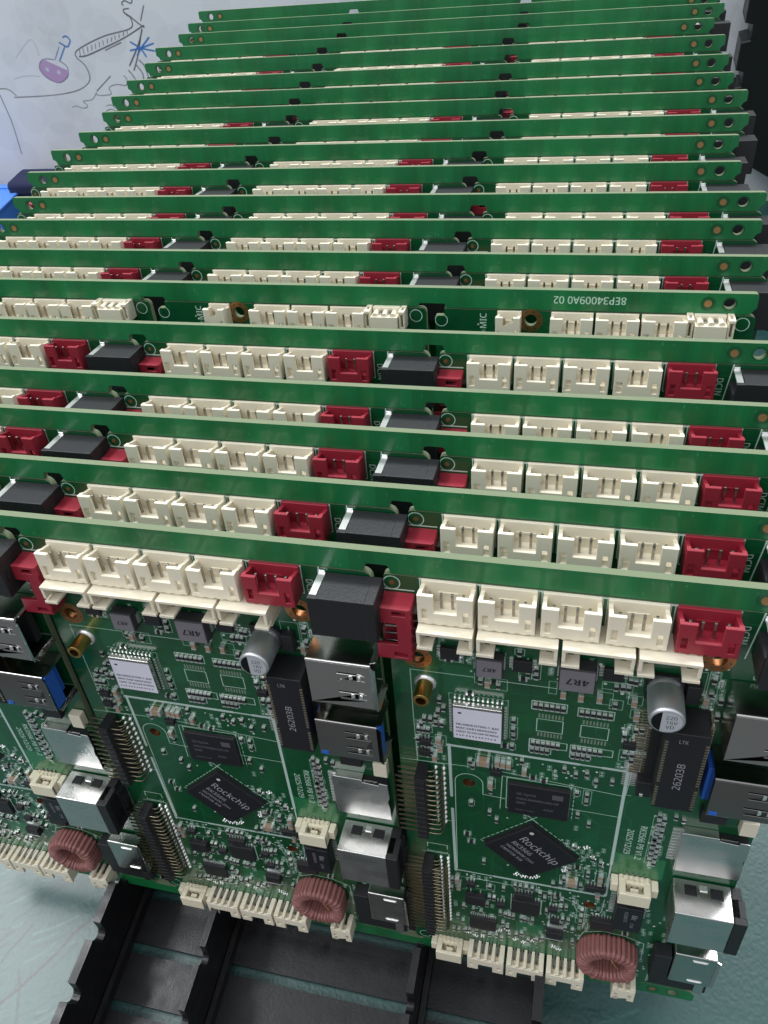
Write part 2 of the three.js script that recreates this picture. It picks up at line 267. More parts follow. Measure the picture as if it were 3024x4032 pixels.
// ------------------------------------------------------------------ paper and things behind
{
  const X0 = -620, X1 = 205, H = 300, w = X1 - X0;
  const map = canvasTex(2048, 745, (c, cw, ch) => {
    const k = cw / w; c.scale(k, k); c.translate(-X0, 0);
    c.fillStyle = '#f1f3fb'; c.fillRect(X0, 0, w, H);
    const y = (v) => H - v;
    const P = (p, lw, col) => { c.strokeStyle = col; c.lineWidth = lw; c.lineJoin = c.lineCap = 'round'; c.beginPath(); p.forEach(([a, b], i) => { if (!i) c.moveTo(a, y(b)); else { const q = p[i - 1]; c.quadraticCurveTo(q[0], y(q[1]), (q[0] + a) / 2, y((q[1] + b) / 2)); } }); const e = p[p.length - 1]; c.lineTo(e[0], y(e[1])); c.stroke(); };
    const ink = '#4d4b52', pale = '#a3a6b4';
    c.fillStyle = '#c7a3d2'; c.beginPath(); c.moveTo(-300, y(103)); for (const [a, b] of [[-286, 96], [-287, 92], [-292, 89], [-297, 88.5], [-303, 91], [-306, 94], [-307, 98], [-304, 102]]) c.lineTo(a, y(b)); c.fill();
    P([[-293, 103], [-299, 104], [-304, 102.5], [-307, 98], [-306, 94], [-303, 91], [-297, 88], [-292, 89], [-287, 92], [-285, 96], [-285, 99], [-289, 102]], 0.5, '#6f6484');
    P([[-292, 103], [-285.5, 110.5]], 0.5, '#5070b0'); P([[-289, 102], [-281, 110.5]], 0.8, '#3f78c8');
    P([[-280, 116], [-277, 117], [-275, 114], [-277, 112], [-279, 110], [-281, 111], [-284, 113]], 0.9, '#3f74c0');
    c.fillStyle = '#d3d9ea'; for (const [a, b] of [[-301, 97], [-293, 95]]) { c.beginPath(); c.arc(a, y(b), 1.4, 0, 7); c.fill(); }
    P([[-275, 103], [-276, 106], [-271, 109], [-252, 115], [-240, 117], [-228, 118.5], [-226, 122], [-227, 126]], 0.6, ink);
    P([[-273, 104], [-268, 104], [-254, 108], [-240, 112], [-229, 116], [-222, 119], [-219, 120]], 0.7, ink);
    for (let i = 0; i < 13; i++) P([[-272 + i * 3.3, 104.5 + i * 0.95], [-271.6 + i * 3.3 + rnd(), 108 + i * 0.8]], 0.5, '#77757f');
    P([[-275, 103], [-271, 99], [-270, 94], [-271, 89], [-277, 85], [-286, 82], [-306, 80], [-336, 80]], 0.55, ink);
    P([[-252, 107], [-239, 111]], 0.6, ink); P([[-269, 82], [-255, 91]], 0.55, ink);
    P([[-215, 131], [-220, 123]], 0.6, ink); P([[-221, 118], [-226, 110], [-238, 97]], 0.8, ink); P([[-224, 113], [-230, 102], [-236, 94]], 0.7, ink);
    P([[-227, 126], [-222, 121], [-219, 119]], 0.6, ink); P([[-230, 128], [-226, 125]], 0.7, ink);
    P([[-293, 72], [-289, 73], [-286, 71], [-282, 71], [-280, 73], [-283, 75], [-282, 76], [-275, 76], [-271, 80]], 0.5, '#74747e');
    P([[-270, 81], [-271, 79], [-261, 79], [-258, 80], [-260, 84], [-252, 86], [-245, 84], [-243, 89], [-245, 91]], 0.5, '#74747e');
    P([[-270, 66], [-267, 69], [-262, 70], [-260, 68]], 0.5, '#74747e'); P([[-266, 72], [-262, 73], [-259, 70]], 0.5, '#74747e');
    P([[-345, 86], [-339, 86], [-336, 84], [-334, 81]], 0.5, ink); P([[-347, 82], [-347, 72], [-347, 63], [-351, 40]], 0.8, '#8b8d98');
    P([[-229, 132], [-230, 133], [-227, 135], [-223, 132], [-221, 136]], 0.6, ink); P([[-226, 130], [-230, 130], [-230, 128], [-228, 126]], 0.6, ink);
    P([[-240, 94], [-238, 91], [-237, 88]], 0.8, '#7b7d88'); P([[-233, 97], [-230, 92], [-231, 88]], 0.8, '#7b7d88'); P([[-230, 100], [-227, 97], [-227, 89]], 0.8, '#7b7d88');
    P([[-322, 105], [-312, 112], [-304, 117], [-302, 112], [-303, 106]], 0.3, pale); P([[-330, 92], [-320, 94], [-309, 93]], 0.3, pale);
    for (const [a, b] of [[-232, 111], [-218, 113], [-216, 109.5], [-217, 105], [-224, 102], [-230, 103], [-234, 106]]) P([[-226, 107], [a, b]], 1.0, '#3f78c8');
    for (let i = 0; i < 900; i++) { c.fillStyle = rnd() > .5 ? 'rgba(255,255,255,0.05)' : 'rgba(120,130,160,0.04)'; c.beginPath(); c.arc(X0 + rnd() * w, rnd() * H, 2 + rnd() * 18, 0, 7); c.fill(); }
  });
  const o = new THREE.Group(); o.name = 'drawing_board'; o.position.set((X0 + w / 2) * S, 0, -0.44); scene.add(o);
  tag(o, 'pale paper sheet with pen doodles of a flask and wavy lines standing behind the rack', 'drawing');
  const g = new THREE.PlaneGeometry(w * S, H * S); g.translate(0, H / 2 * S, 0.0002);
  const sh = new THREE.Mesh(g, new THREE.MeshStandardMaterial({ map, roughness: 0.75 })); sh.name = 'paper'; o.add(sh);
  const bk = new THREE.Mesh(new THREE.BoxGeometry(w * S, H * S, 0.008), std(0.7, 0.72, 0.76, 0.7)); bk.name = 'backing'; bk.position.set(0, H / 2 * S, -0.0042); o.add(bk);
}
{ // blue bin and folded dark blue cloth, bottom left of the paper
  const o = new THREE.Group(); o.name = 'storage_bin'; o.position.set(-0.402, 0, -0.395); scene.add(o);
  tag(o, 'bright blue plastic bin at the left edge below the drawing', 'bin');
  const wall = new G(); wall.box(-60, 60, -26, 0, 18, 20, 0.8).box(-60, 60, -26, 0, -20, -18, 0.8).box(-60, -58, -26, 0, -18, 18, 0.8).box(58, 60, -26, 0, -18, 18, 0.8);
  wall.mesh('wall', M.blue2 = std(0.10, 0.30, 0.90, 0.35), o);
  new G().box(-58, 58, -26.5, -24.5, -18, 18).mesh('lid', M.blue2, o);
  new G().box(-62, 62, -28, -26, 17, 22, 0.8).box(57, 62, -28, -26, -22, 17, 0.8).box(-62, 57, -28, -26, -22, -17, 0.8).box(-62, -57, -28, -26, -17, 17, 0.8).mesh('rim', M.blue2, o);
  const c = new THREE.Group(); c.name = 'cloth'; c.position.set(-0.318, 0, -0.415); scene.add(c);
  tag(c, 'dark navy folded cloth beside the blue bin at the left', 'cloth');
  const b = new G();
  for (let i = 0; i < 3; i++) b.box(-34 + i * 2, 34 - i, -11.5 * (i + 1) - i * .3, -11.5 * i - i * .3 - 0.2, -14, 14 - i, 4);
  b.mesh('fold', std(0.018, 0.024, 0.075, 0.9), c);
}
{ // black slotted rack standing behind on the right
  const o = new THREE.Group(); o.name = 'slotted_rack'; o.position.set(0.24, 0, -0.425); scene.add(o);
  tag(o, 'tall black slotted rack standing behind the boards at the right', 'rack');
  const p = [[-92.4, -44], [-99.3, -64]];
  for (let i = 0; i < 8; i++) { const y = 78 + i * 23.5; p.push([-99.3, -y], [-95, -y - 1], [-95, -y - 8.5], [-99.3, -y - 9.5]); }
  p.push([-99.3, -270], [120, -270], [120, -10], [-40, -10], [-66, -25], [-79.4, -32.7]);
  new G().plate(p.reverse(), -9, 9, [], 0.6).mesh('plate', M.tray, o);
  new G().box(-30, 110, -14, 0, -50, 40, 2).mesh('foot', M.tray, o);
  const r = new G(); for (let i = 0; i < 7; i++) r.box(-62 + i * 26, -58 + i * 26, -262, -46, 9.2, 14, 0.8); r.mesh('rib', M.tray, o);
}

// ------------------------------------------------------------------ black rack under the boards
const PK = [[0, 0], [1.56, 15.66], [5.23, 31.23], [3.22, 44.78], [-0.63, 65.07], [-5.02, 83.43], [-0.84, 99.12], [-1.46, 116.1], [0.81, 130.47], [-4.04, 148.02], [-3.52, 164.69], [0.24, 179.03], [1.24, 196.41], [-1.93, 211.19], [-2.48, 227.03], [-2.49, 245.22], [-5.34, 262.86], [-0.93, 278.83], [-1.74, 292.52], [-2.96, 308.97]];
{
  const o = new THREE.Group(); o.name = 'board_rack'; o.position.set(0.010, 0, -0.10); scene.add(o);
  tag(o, 'black plastic slotted rack holding the row of green boards on the teal mat', 'rack');
  const slots = []; for (let i = 1; i < 6; i++) slots.push(28.3 + 16.1 * i); for (const [, w] of PK) slots.push(28.3 - w);
  slots.sort((a, b) => a - b);
  const Z0 = -300, Z1 = 118;
  // walls: profile in (z, y), extruded along x
  const wall = (x0, x1, top) => {
    const s = new THREE.Shape(); s.moveTo(Z0, 3); s.lineTo(Z0, top);
    for (const q of slots) { const d = 6; s.lineTo(q - 2.4, top); s.lineTo(q - 1.9, top - d + 2); s.quadraticCurveTo(q - 1.6, top - d, q, top - d); s.quadraticCurveTo(q + 1.6, top - d, q + 1.9, top - d + 2); s.lineTo(q + 2.4, top); }
    s.lineTo(Z1, top); s.lineTo(Z1, 3); s.closePath();
    const g = new THREE.ExtrudeGeometry(s, { depth: x1 - x0, bevelEnabled: false, curveSegments: 4 });
    g.applyMatrix4(new THREE.Matrix4().makeBasis(new THREE.Vector3(0, 0, 1), new THREE.Vector3(0, 1, 0), new THREE.Vector3(-1, 0, 0)));
    g.translate(x1 - 10, 0, 100); metreUV(g); g.scale(S, S, S);
    const m = new THREE.Mesh(g, M.tray); m.name = 'side_wall'; o.add(m);
  };
  wall(-55.2, -52.8, 27); wall(-21.3, -19.4, 26); wall(39.6, 41.6, 26); wall(73, 75.6, 27);
  // floor slats between the slots
  const edges = [Z0, ...slots.flatMap((q) => [q - 3.6, q - 0.6]), Z1];
  for (let i = 0; i < edges.length; i += 2) {
    const a = edges[i], b = edges[i + 1], g = new THREE.BoxGeometry(130.6 * S, 2.6 * S, (b - a) * S); g.translate(0, 1.75 * S, ((a + b) / 2 + 100) * S); metreUV(g, 1000 / 24);
    const m = new THREE.Mesh(g, M.tray); m.name = 'floor_slat'; o.add(m);
  }
  // raised ridges along the walls' feet
  for (const x of [-52.6, -19.2, 41.8]) { const g = new THREE.BoxGeometry(1.6 * S, 4 * S, (Z1 - Z0) * S); g.translate((x + 0.8 - 10) * S, 5 * S, ((Z0 + Z1) / 2 + 100) * S); metreUV(g, 1000 / 24); const m = new THREE.Mesh(g, M.tray); m.name = 'ridge'; o.add(m); }
}

// ------------------------------------------------------------------ component prototypes
const part = (g, name, mat, ...subs) => { const m = g.mesh(name, mat); for (const s of subs) if (s) m.add(s); return m; };
const decal = (w, h, z, cx, cy, mat, name = 'marking') => { const g = new THREE.PlaneGeometry(w * S, h * S); g.translate(cx * S, -cy * S, z * S); const m = new THREE.Mesh(g, mat); m.name = name; return m; };
const printed = (w, h, draw, rough = 0.5, metal = 0) => new THREE.MeshStandardMaterial({ map: canvasTex(w, h, draw), roughness: rough, metalness: metal });

// right-angle header, mouth at v = 0, rear at 6.6, standing 4.8 off the board
function sideHeader(n, mat, name, w = (n - 1) * 2 + 3.9) {
  const b = new G();
  b.box(0, w, 0, 6.6, 0.1, 0.85, 0.12);                                           // board side wall
  b.side([[0.9, 0.8], [0.5, 2.6], [0.0, 3.6], [0, 4.75], [6.6, 4.75], [6.6, 0.8]].reverse(), 0.02, 0.75).side([[0.9, 0.8], [0.5, 2.6], [0.0, 3.6], [0, 4.75], [6.6, 4.75], [6.6, 0.8]].reverse(), w - 0.75, w - 0.02);
  b.box(0.7, w - 0.7, 4.6, 6.55, 0.8, 4.15);                                      // pin floor
  const a = w * 0.29, z = w - a, o = [[0, -0.05], [a, -0.05], [a, 3.9], [z, 3.9], [z, -0.05], [w, -0.05], [w, 6.3]];
  for (let i = n * 2; i >= 0; i--) { const u = 0.9 + (w - 1.8) * i / (n * 2); o.push([u, i % 2 ? 6.75 : 6.45]); }
  o.push([0, 6.3]);
  b.plate(o.reverse(), 4.1, 4.85, [rectPts(0.55, 1.75, 3.1, 5.6), rectPts(w - 1.75, w - 0.55, 3.1, 5.6)], 0.08);
  b.box(a * 1.1, w - a * 1.1, 2.2, 2.5, 0.8, 1.05);                               // inner step
  const p = new G(); for (let i = 0; i < n; i++) { const u = w / 2 + (i - (n - 1) / 2) * 2; p.box(u - 0.25, u + 0.25, 1.1, 4.7, 2.2, 2.7, 0.08); p.box(u - 0.25, u + 0.25, 6.5, 7.3, 0, 2.7); }
  return part(b, name, mat, p.mesh('pins', M.pin, null, 'stuff'));
}
// upright header, mouth away from the board
function uprightHeader(n) {
  const w = (n - 1) * 2 + 4.1, b = new G();
  b.box(0, w, 0, 0.65, 0, 7, 0.1).box(0, 0.65, 0.5, 3.2, 0, 6.9, 0.1).box(w - 0.65, w, 0.5, 3.2, 0, 6.9, 0.1).box(0, 0.65, 3.1, 5, 0, 5.2, 0.1).box(w - 0.65, w, 3.1, 5, 0, 5.2, 0.1).box(0.6, w - 0.6, 0.6, 4, 0, 0.9);
  const a = Math.min(3.1, w * 0.28);
  for (const [x, y] of [[0, a], [w - a, w]]) b.plate([[x, 0.9], [y, 0.9], [y, 7], [x, 7]].map(([u, h]) => [u, h]).reverse(), 0, 0.65, [rectPts((x + y) / 2 - 0.5, (x + y) / 2 + 0.5, 2.2, 4.2)], 0.06);
  // the two lower tabs were drawn flat: stand them up at v = 3.9
  for (const g of b.l.splice(-2)) { g.applyMatrix4(new THREE.Matrix4().makeBasis(new THREE.Vector3(1, 0, 0), new THREE.Vector3(0, 0, -1), new THREE.Vector3(0, 1, 0))); g.translate(0, -4.4, 0); b.l.push(g); }
  const p = new G(); for (let i = 0; i < n; i++) { const u = w / 2 + (i - (n - 1) / 2) * 2; p.box(u - 0.25, u + 0.25, 2.1, 2.6, 0.8, 4.6, 0.08); }
  return part(b, 'upright_connector', M.white, p.mesh('pins', M.pin, null, 'stuff'));
}
// right-angle header seen from its comb-like rear, mouth downwards
function lowerHeader(n) {
  const w = (n - 1) * 2 + 3.8, b = new G();
  for (let i = 0; i <= n; i++) { const c = w / 2 + (i - n / 2) * 2, a = i === 0 ? 0 : c - 0.42, z = i === n ? w : c + 0.42; b.box(a, z, 0, 1.6, 0, 4.8, 0.14); }
  b.box(0, w, 1.4, 3.4, 0.1, 4.8, 0.1);
  const t = w * 0.3;
  b.plate([[0, 0.9], [w, 0.9], [w, 6.4], [w - t, 6.4], [w - t, 3.6], [t, 3.6], [t, 6.4], [0, 6.4]].reverse(), 4.1, 4.85, [rectPts(0.75, 1.65, 2.6, 4.6), rectPts(w - 1.65, w - 0.75, 2.6, 4.6)], 0.08);
  b.box(0, w, 3.2, 6.4, 0.1, 0.9).box(0, 0.7, 3.2, 5.9, 0.8, 4.2).box(w - 0.7, w, 3.2, 5.9, 0.8, 4.2);
  const p = new G(); for (let i = 0; i < n; i++) { const u = w / 2 + (i - (n - 1) / 2) * 2; p.box(u - 0.25, u + 0.25, 0.5, 1.0, 0, 2.9).box(u - 0.25, u + 0.25, 0.5, 5.6, 2.4, 2.9); }
  return part(b, 'white_connector', M.white, p.mesh('pins', M.pin, null, 'stuff'));
}
// small cream connector with a recess in its upper face
function recessHeader(w, name = 'cream_connector') {
  const b = new G();
  b.box(0, w, 0, 4.4, 0, 0.8, 0.1).box(0, 1.5, 0, 4.4, 0.7, 4.6, 0.2).box(w - 1.5, w, 0, 4.4, 0.7, 4.6, 0.2).box(1.3, w - 1.3, 0.4, 4.4, 0.7, 1.9).box(0, w, 0.1, 4.4, 3.9, 4.8, 0.15).box(1.4, w - 1.4, 2.6, 4.3, 1.8, 4);
  b.box(2.6, w - 2.6, 1.0, 3, 2.4, 3.9, 0.1);
  b.box(-1.7, -0.1, 0.3, 3.4, 0, 2.6, 0.2).box(w + 0.1, w + 1.7, 0.3, 3.4, 0, 2.6, 0.2);
  for (let i = 0; i < 6; i++) { const u = 0.6 + (w - 1.2) * i / 5; b.cyl(u, 0.1, 0.1, 1.2, 0.42, 0.42, 10); }
  const p = new G(); for (let i = 0; i < 4; i++) { const u = w / 2 + (i - 1.5) * 1.25; p.box(u - 0.16, u + 0.16, -1.3, 0.3, 0.05, 0.3).box(u - 0.14, u + 0.14, 0.9, 2.6, 1.9, 2.15); }
  return part(b, name, M.cream, p.mesh('pins', M.pin, null, 'stuff'));
}
const P = {};
const sleeveGeo = (r) => { const g = new THREE.CylinderGeometry(r, r, 1.58, 20, 1, true); g.rotateX(Math.PI / 2); g.translate(0, 0, -0.8); g.scale(S, S, S); return g; };
P.white4 = sideHeader(4, M.white, 'white_connector');
P.red4 = sideHeader(4, M.red, 'red_connector');
P.red5 = sideHeader(5, M.red, 'red_side_connector', 12.9);
P.up4 = uprightHeader(4); P.up5 = uprightHeader(5); P.up6 = uprightHeader(6);
P.low4 = lowerHeader(4); P.low2 = lowerHeader(2);
P.cream = recessHeader(7);
{ // white end connector of the upside down panel: scalloped upper edge, open slots at both sides
  const b = new G(); b.box(0, 7, -3.0, 1.4, 1.2, 4.8, 0.15).box(0, 7, -4.2, 1.4, 0, 1.4, 0.15);
  for (const u of [1.2, 3.5, 5.8]) b.cyl(u, -3.1, 1.0, 4.4, 0.72, 0.72, 14);
  for (const u of [-1.7, 7.2]) b.box(u, u + 1.5, -4.3, 0.8, 0, 1.0, 0.15).box(u, u + 0.45, -4.3, 0.8, 0.8, 4.0, 0.1).box(u + 1.05, u + 1.5, -4.3, 0.8, 0.8, 4.0, 0.1).box(u, u + 1.5, -4.3, -3.5, 3.0, 4.3, 0.15).box(u, u + 1.5, 0, 0.8, 3.2, 4.0, 0.1);
  const p = new G(); for (const u of [2.35, 4.65]) p.box(u - 0.25, u + 0.25, -3.6, -2.2, 1.6, 3.4);
  P.endConn = part(b, 'white_end_connector', M.white, p.mesh('pins', M.pin, null, 'stuff')); }
{ // barrel power jack, 11.8 wide, 9.4 high
  const b = new G();
  b.box(1.7, 11.8, 0, 9.4, 0.2, 7.5, 0.15).box(0, 1.9, 0.1, 9.4, 6.4, 7.5, 0.12).box(-0.2, 1.8, 3, 9.2, 0.2, 6.5, 0.1).box(10.6, 12.6, -0.1, 9.5, 0.2, 7.6, 0.2);
  const hole = new G().cyl(4.7, 3.9, 11.7, 12.75, 2.6, 2.6, 20, 'u');
  const pinm = new G().box(0.2, 1.55, 0.15, 0.4, 0.1, 6.4).box(0.2, 1.5, -0.4, 0.9, 0.02, 0.4, 0.15).cyl(4.7, 3.9, 11.9, 12.9, 0.9, 0.9, 12, 'u');
  P.jack = part(b, 'power_jack', M.black, hole.mesh('barrel_opening', M.hole = std(0.004, 0.004, 0.004, 0.8)), pinm.mesh('contact', M.tin));
}
// box shell with a front plate that carries spring slots; u to the right, opening at the right
function usb(name, shellMat, inner, w, d, h, tongueMat) {
  const b = new G(), cut = [];
  for (const v of [d * 0.30, d * 0.72]) cut.push(rectPts(w * 0.47, w * 0.90, v - 1.15, v - 0.75), rectPts(w * 0.49, w * 0.90, v + 0.75, v + 1.15), rectPts(w * 0.78, w * 0.90, v - 0.72, v + 0.72));
  b.plate([[0, 0.4], [w, 0.4], [w, d - 0.4], [0, d - 0.4]].reverse(), h - 0.3, h, cut, 0.05);
  b.cyl(0.4, h - 0.4, 0, w, 0.4, 0.4, 10, 'u').cyl(d - 0.4, h - 0.4, 0, w, 0.4, 0.4, 10, 'u');
  b.box(0, w, 0.02, 0.3, 0.2, h - 0.4).box(0, w, d - 0.3, d - 0.02, 0.2, h - 0.4).box(0, 0.3, 0.1, d - 0.1, 0.2, h - 0.3);
  const lip = new G(); lip.tilted(w + 0.5, d / 2, h + 0.15, 1.2, d - 1, 0.25, 0, -0.5).tilted(w + 0.5, -0.15, h / 2, 1.2, 0.25, h - 1.5, 0, 0, 0.4).tilted(w + 0.5, d + 0.15, h / 2, 1.2, 0.25, h - 1.5, 0, 0, -0.4);
  const spring = new G(); for (const v of [d * 0.30, d * 0.72]) spring.tilted(w * 0.72, v, h - 0.1, w * 0.12, 1.0, 0.16, 0, 0.35).tilted(w * 0.80, v, h - 0.05, w * 0.10, 1.0, 0.16, 0, -0.5);
  const ton = new G(); ton.box(1, w - 0.6, 2, d - 2, h * 0.30, h * 0.52).box(0.3, w * 0.4, 0.5, d - 0.5, 0.3, h - 0.5);
  if (tongueMat === M.blue) ton.box(w - 0.2, w + 0.5, 0.5, d - 0.5, h * 0.55, h - 0.35, 0.1).box(-0.7, 0.02, 1.4, d - 0.4, 0.3, h * 0.6, 0.1).box(0.4, 1.9, d - 1.5, d - 0.5, h - 0.02, h + 0.12);
  return part(b, name, shellMat, lip.mesh('flared_lip', shellMat), spring.mesh('springs', M.tin, null, 'stuff'), ton.mesh('insert', tongueMat));
}
M.shellDark = std(0.30, 0.29, 0.28, 0.16, 1, { roughnessMap: smear });
P.usbA = usb('usb_socket', M.shell, 0, 12.8, 12.6, 8, M.black);
P.usbB = usb('blue_usb_socket', M.shellDark, 0, 13.0, 11.4, 8, M.blue);
{ // flat metal card slot
  const b = new G(); b.plate([[0, 0.4], [0.5, 0], [7.4, 0], [7.5, 0.8], [11.2, 1.2], [11.4, 0.3], [13.4, 0.5], [13.6, 5.6], [13.1, 7.2], [13.5, 9.4], [13.6, 14.2], [0.4, 14.3]].reverse(), 1.85, 2.05, [], 0.06);
  b.box(0.1, 7.3, 0.02, 0.25, 0.1, 1.95).box(0.1, 0.3, 0.3, 14.2, 0.1, 1.9).box(0.4, 13.4, 14.0, 14.25, 0.1, 1.9);
  const s = new G().box(7.6, 11.1, 0.3, 1.0, 1.4, 1.8, 0.1); const p = new G(); for (let i = 0; i < 11; i++) p.box(-1.5, 0.15, 1.6 + i * 1.1, 2.05 + i * 1.1, 0.02, 0.3);
  const rec = new G().box(0.5, 13.2, 0.6, 13.9, 0.1, 1.8);
  P.hdmi = part(b, 'card_slot', M.steel, s.mesh('latch', M.shellDark), p.mesh('pins', M.tin, null, 'stuff'), rec.mesh('insert', M.black)); }
{ const b = new G(); b.box(0, 12.2, 0, 13.4, 0.2, 8.5, 0.25);
  const f = new G(); f.plate([[0, 0], [2.1, 0], [2.1, 2.2], [2.8, 2.6], [2.8, 13.4], [0, 13.4]].reverse(), 0.2, 3.2, [], 0.1).box(0, 2.7, 0, 13.4, 6.9, 8.6, 0.2).box(0, 1.3, 0, 13.4, 3, 7).box(0, 2.6, 0, 1.2, 3, 7).box(0, 2.6, 12.2, 13.4, 3, 7).box(0, 3.3, 4.5, 9.2, 0.4, 2.6, 0.15);
  const l = new G(); l.box(2.3, 4.9, -0.3, 1.2, 1.6, 4.0, 0.1).box(7.8, 10.4, -0.3, 1.2, 1.6, 4.0, 0.1);
  const mt = new G().box(5.6, 7.2, -0.28, 0.2, 1.2, 2.6, 0.1); const led = new G().box(10.6, 12, 13.38, 13.5, 1.2, 2.2);
  const fm = f.mesh('front_frame', M.black); fm.position.x = 12.2 * S;
  P.rj = part(b, 'network_socket', M.steel, fm, l.mesh('latch', M.black), mt.mesh('spring', M.tin)); }
{ const b = new G(); b.box(0, 9.8, 0, 14, 0.4, 4, 0.35).tilted(10.1, 7, 4.0, 0.8, 12.8, 0.22, 0, -0.5);
  const s = new G(); for (const [u, v] of [[4.2, 2], [4.2, 12]]) s.box(u, u + 3.6, v - 0.35, v + 0.35, 3.9, 4.12, 0.1).box(u + 0.3, u + 3.2, v - 0.1, v + 0.1, 4.1, 4.25);
  const k = new G(); k.box(-4.3, -0.2, 3.5, 14, 0.1, 3.6, 0.15).box(-4, 9.6, 14.1, 19, 0.1, 3.2, 0.15);
  const w = new G(); w.box(6.6, 8.8, 14.3, 19.4, 3.2, 3.5).box(6.6, 8.8, 14.0, 14.4, 2, 3.5);
  P.port = part(b, 'small_metal_socket', M.shell, s.mesh('springs', M.tin, null, 'stuff'), k.mesh('base', M.black), w.mesh('bracket', M.steel)); }
{ // electrolytic capacitor, centred
  const pr = [[0, 8.6], [2.6, 8.6], [2.95, 8.5], [3.12, 8.25], [3.15, 7.9], [3.15, 2.5], [2.9, 2.15], [2.9, 1.85], [3.15, 1.5], [3.15, 0.8]].reverse().map(([r, y]) => new THREE.Vector2(r, y));
  const g = new THREE.LatheGeometry(pr, 40); g.rotateX(Math.PI / 2);
  const top = printed(256, 256, (c) => {
    c.fillStyle = '#c9ccd2'; c.fillRect(0, 0, 256, 256); c.fillStyle = '#0d0d10'; c.beginPath(); c.arc(128, 128, 128, Math.PI * 0.62, Math.PI * 1.38); c.fill();
    c.fillStyle = '#26262c'; c.font = '58px sans-serif'; c.fillText('220', 112, 92); c.fillText('16V', 118, 152); c.fillText('VD', 124, 212);
  }, 0.42, 0.35);
  const d = new THREE.CircleGeometry(2.62 * S, 36); d.translate(0, 0, 8.615 * S); const dm = new THREE.Mesh(d, top); dm.name = 'printed_top';
  const base = new G().plate([[-3.3, -3.3], [1.9, -3.3], [3.3, -1.9], [3.3, 1.9], [1.9, 3.3], [-3.3, 3.3]].reverse(), 0.1, 1.2, [], 0.1).mesh('base', M.black);
  P.cap = part(new G().raw(g), 'capacitor', M.alu, dm, base); }
function inductor(w, h, t, size) {
  const m = printed(160, 160, (c) => { c.fillStyle = '#79757c'; c.fillRect(0, 0, 160, 160); for (let i = 0; i < 900; i++) { c.fillStyle = rnd() > .5 ? 'rgba(255,255,255,.06)' : 'rgba(0,0,0,.07)'; c.fillRect(rnd() * 160, rnd() * 160, 2, 2); } c.translate(80, 88); c.rotate(Math.PI); c.fillStyle = '#17161a'; c.font = 'bold ' + size + 'px sans-serif'; c.fillText('4R7', -size * 0.9, size * 0.4); }, 0.65);
  return part(new G().box(0, w, 0, h, 0.1, t, 0.35), 'inductor', M.indSide ??= std(0.045, 0.045, 0.05, 0.6), decal(w - 0.5, h - 0.5, t + 0.012, w / 2, h / 2, m, 'printed_top'), new G().box(-0.25, 0.4, h * 0.25, h * 0.75, 0.02, 1).box(w - 0.4, w + 0.25, h * 0.25, h * 0.75, 0.02, 1).mesh('terminal', M.tin));
}
P.ind1 = inductor(5.2, 5.0, 2.6, 52); P.ind2 = inductor(6.7, 6.0, 3.2, 62);
{ const pr = [[1.05, 5], [1.6, 5], [1.7, 4.85], [1.7, 0.9], [1.75, 0.6], [2.2, 0.15], [2.25, 0]].reverse().map(([r, y]) => new THREE.Vector2(r, y)); const g = new THREE.LatheGeometry(pr, 28); g.rotateX(Math.PI / 2);
  const inn = new THREE.CylinderGeometry(1.05, 1.05, 4.9, 20, 1, true); inn.rotateX(Math.PI / 2); inn.translate(0, 0, 2.5);
  const r2 = new THREE.LatheGeometry([[2.3, 0.02], [2.25, 0.35], [1.9, 0.62], [1.72, 0.7]].map(([r, y]) => new THREE.Vector2(r, y)), 28); r2.rotateX(Math.PI / 2);
  P.standoff = part(new G().raw(g).raw(inn), 'standoff', M.brass, new G().cyl(0, 0, 0.1, 0.6, 1.04).mesh('bore_floor', M.dullCopper), new G().raw(r2).mesh('solder_fillet', M.tin)); }
{ // radio module with a printed label
  const lab = printed(512, 512, (c) => {
    c.fillStyle = '#dcdae8'; c.fillRect(0, 0, 512, 512); c.fillStyle = '#2a2830'; c.beginPath(); c.ellipse(70, 78, 22, 15, 0, 0, 7); c.fill();
    c.font = 'bold 46px sans-serif'; ['68LWB6D2IT005-1_B40', 'MAC:3AB14BA92A03', 'CMIIT ID:2013AP10180VA'].forEach((t, i) => c.fillText(t, 26, 282 + i * 62, 460));
    for (let i = 0; i < 13; i++) for (let k = 0; k < 5; k++) { c.fillRect(26 + i * 34 + rnd() * 14, 440 + rnd() * 26, 4 + rnd() * 12, 3); c.fillRect(30 + i * 34 + rnd() * 18, 438 + rnd() * 12, 3, 8 + rnd() * 18); }
  }, 0.6);
  const pads = new G(); for (let i = 0; i < 11; i++) pads.box(1.0 + i * 0.95, 1.45 + i * 0.95, 0.1, 0.75, 0.1, 0.95, 0.1); for (let i = 0; i < 12; i++) pads.box(11.2, 11.7, 1.4 + i * 0.85, 1.85 + i * 0.85, 0.1, 0.95).box(0.05, 0.55, 1.4 + i * 0.85, 1.8 + i * 0.85, 0.1, 0.95);
  P.radio = part(new G().box(0.1, 11.6, 0.3, 11.7, 0.02, 0.8), 'radio_module', M.pcbDark = std(0.015, 0.11, 0.05, 0.4), new G().box(0.9, 10.9, 0.95, 11.2, 0.8, 2.4, 0.25).mesh('shield_can', M.shell), decal(9.7, 9.4, 2.42, 5.95, 6.35, lab, 'printed_label'), pads.mesh('pads', M.tin, null, 'stuff')); }
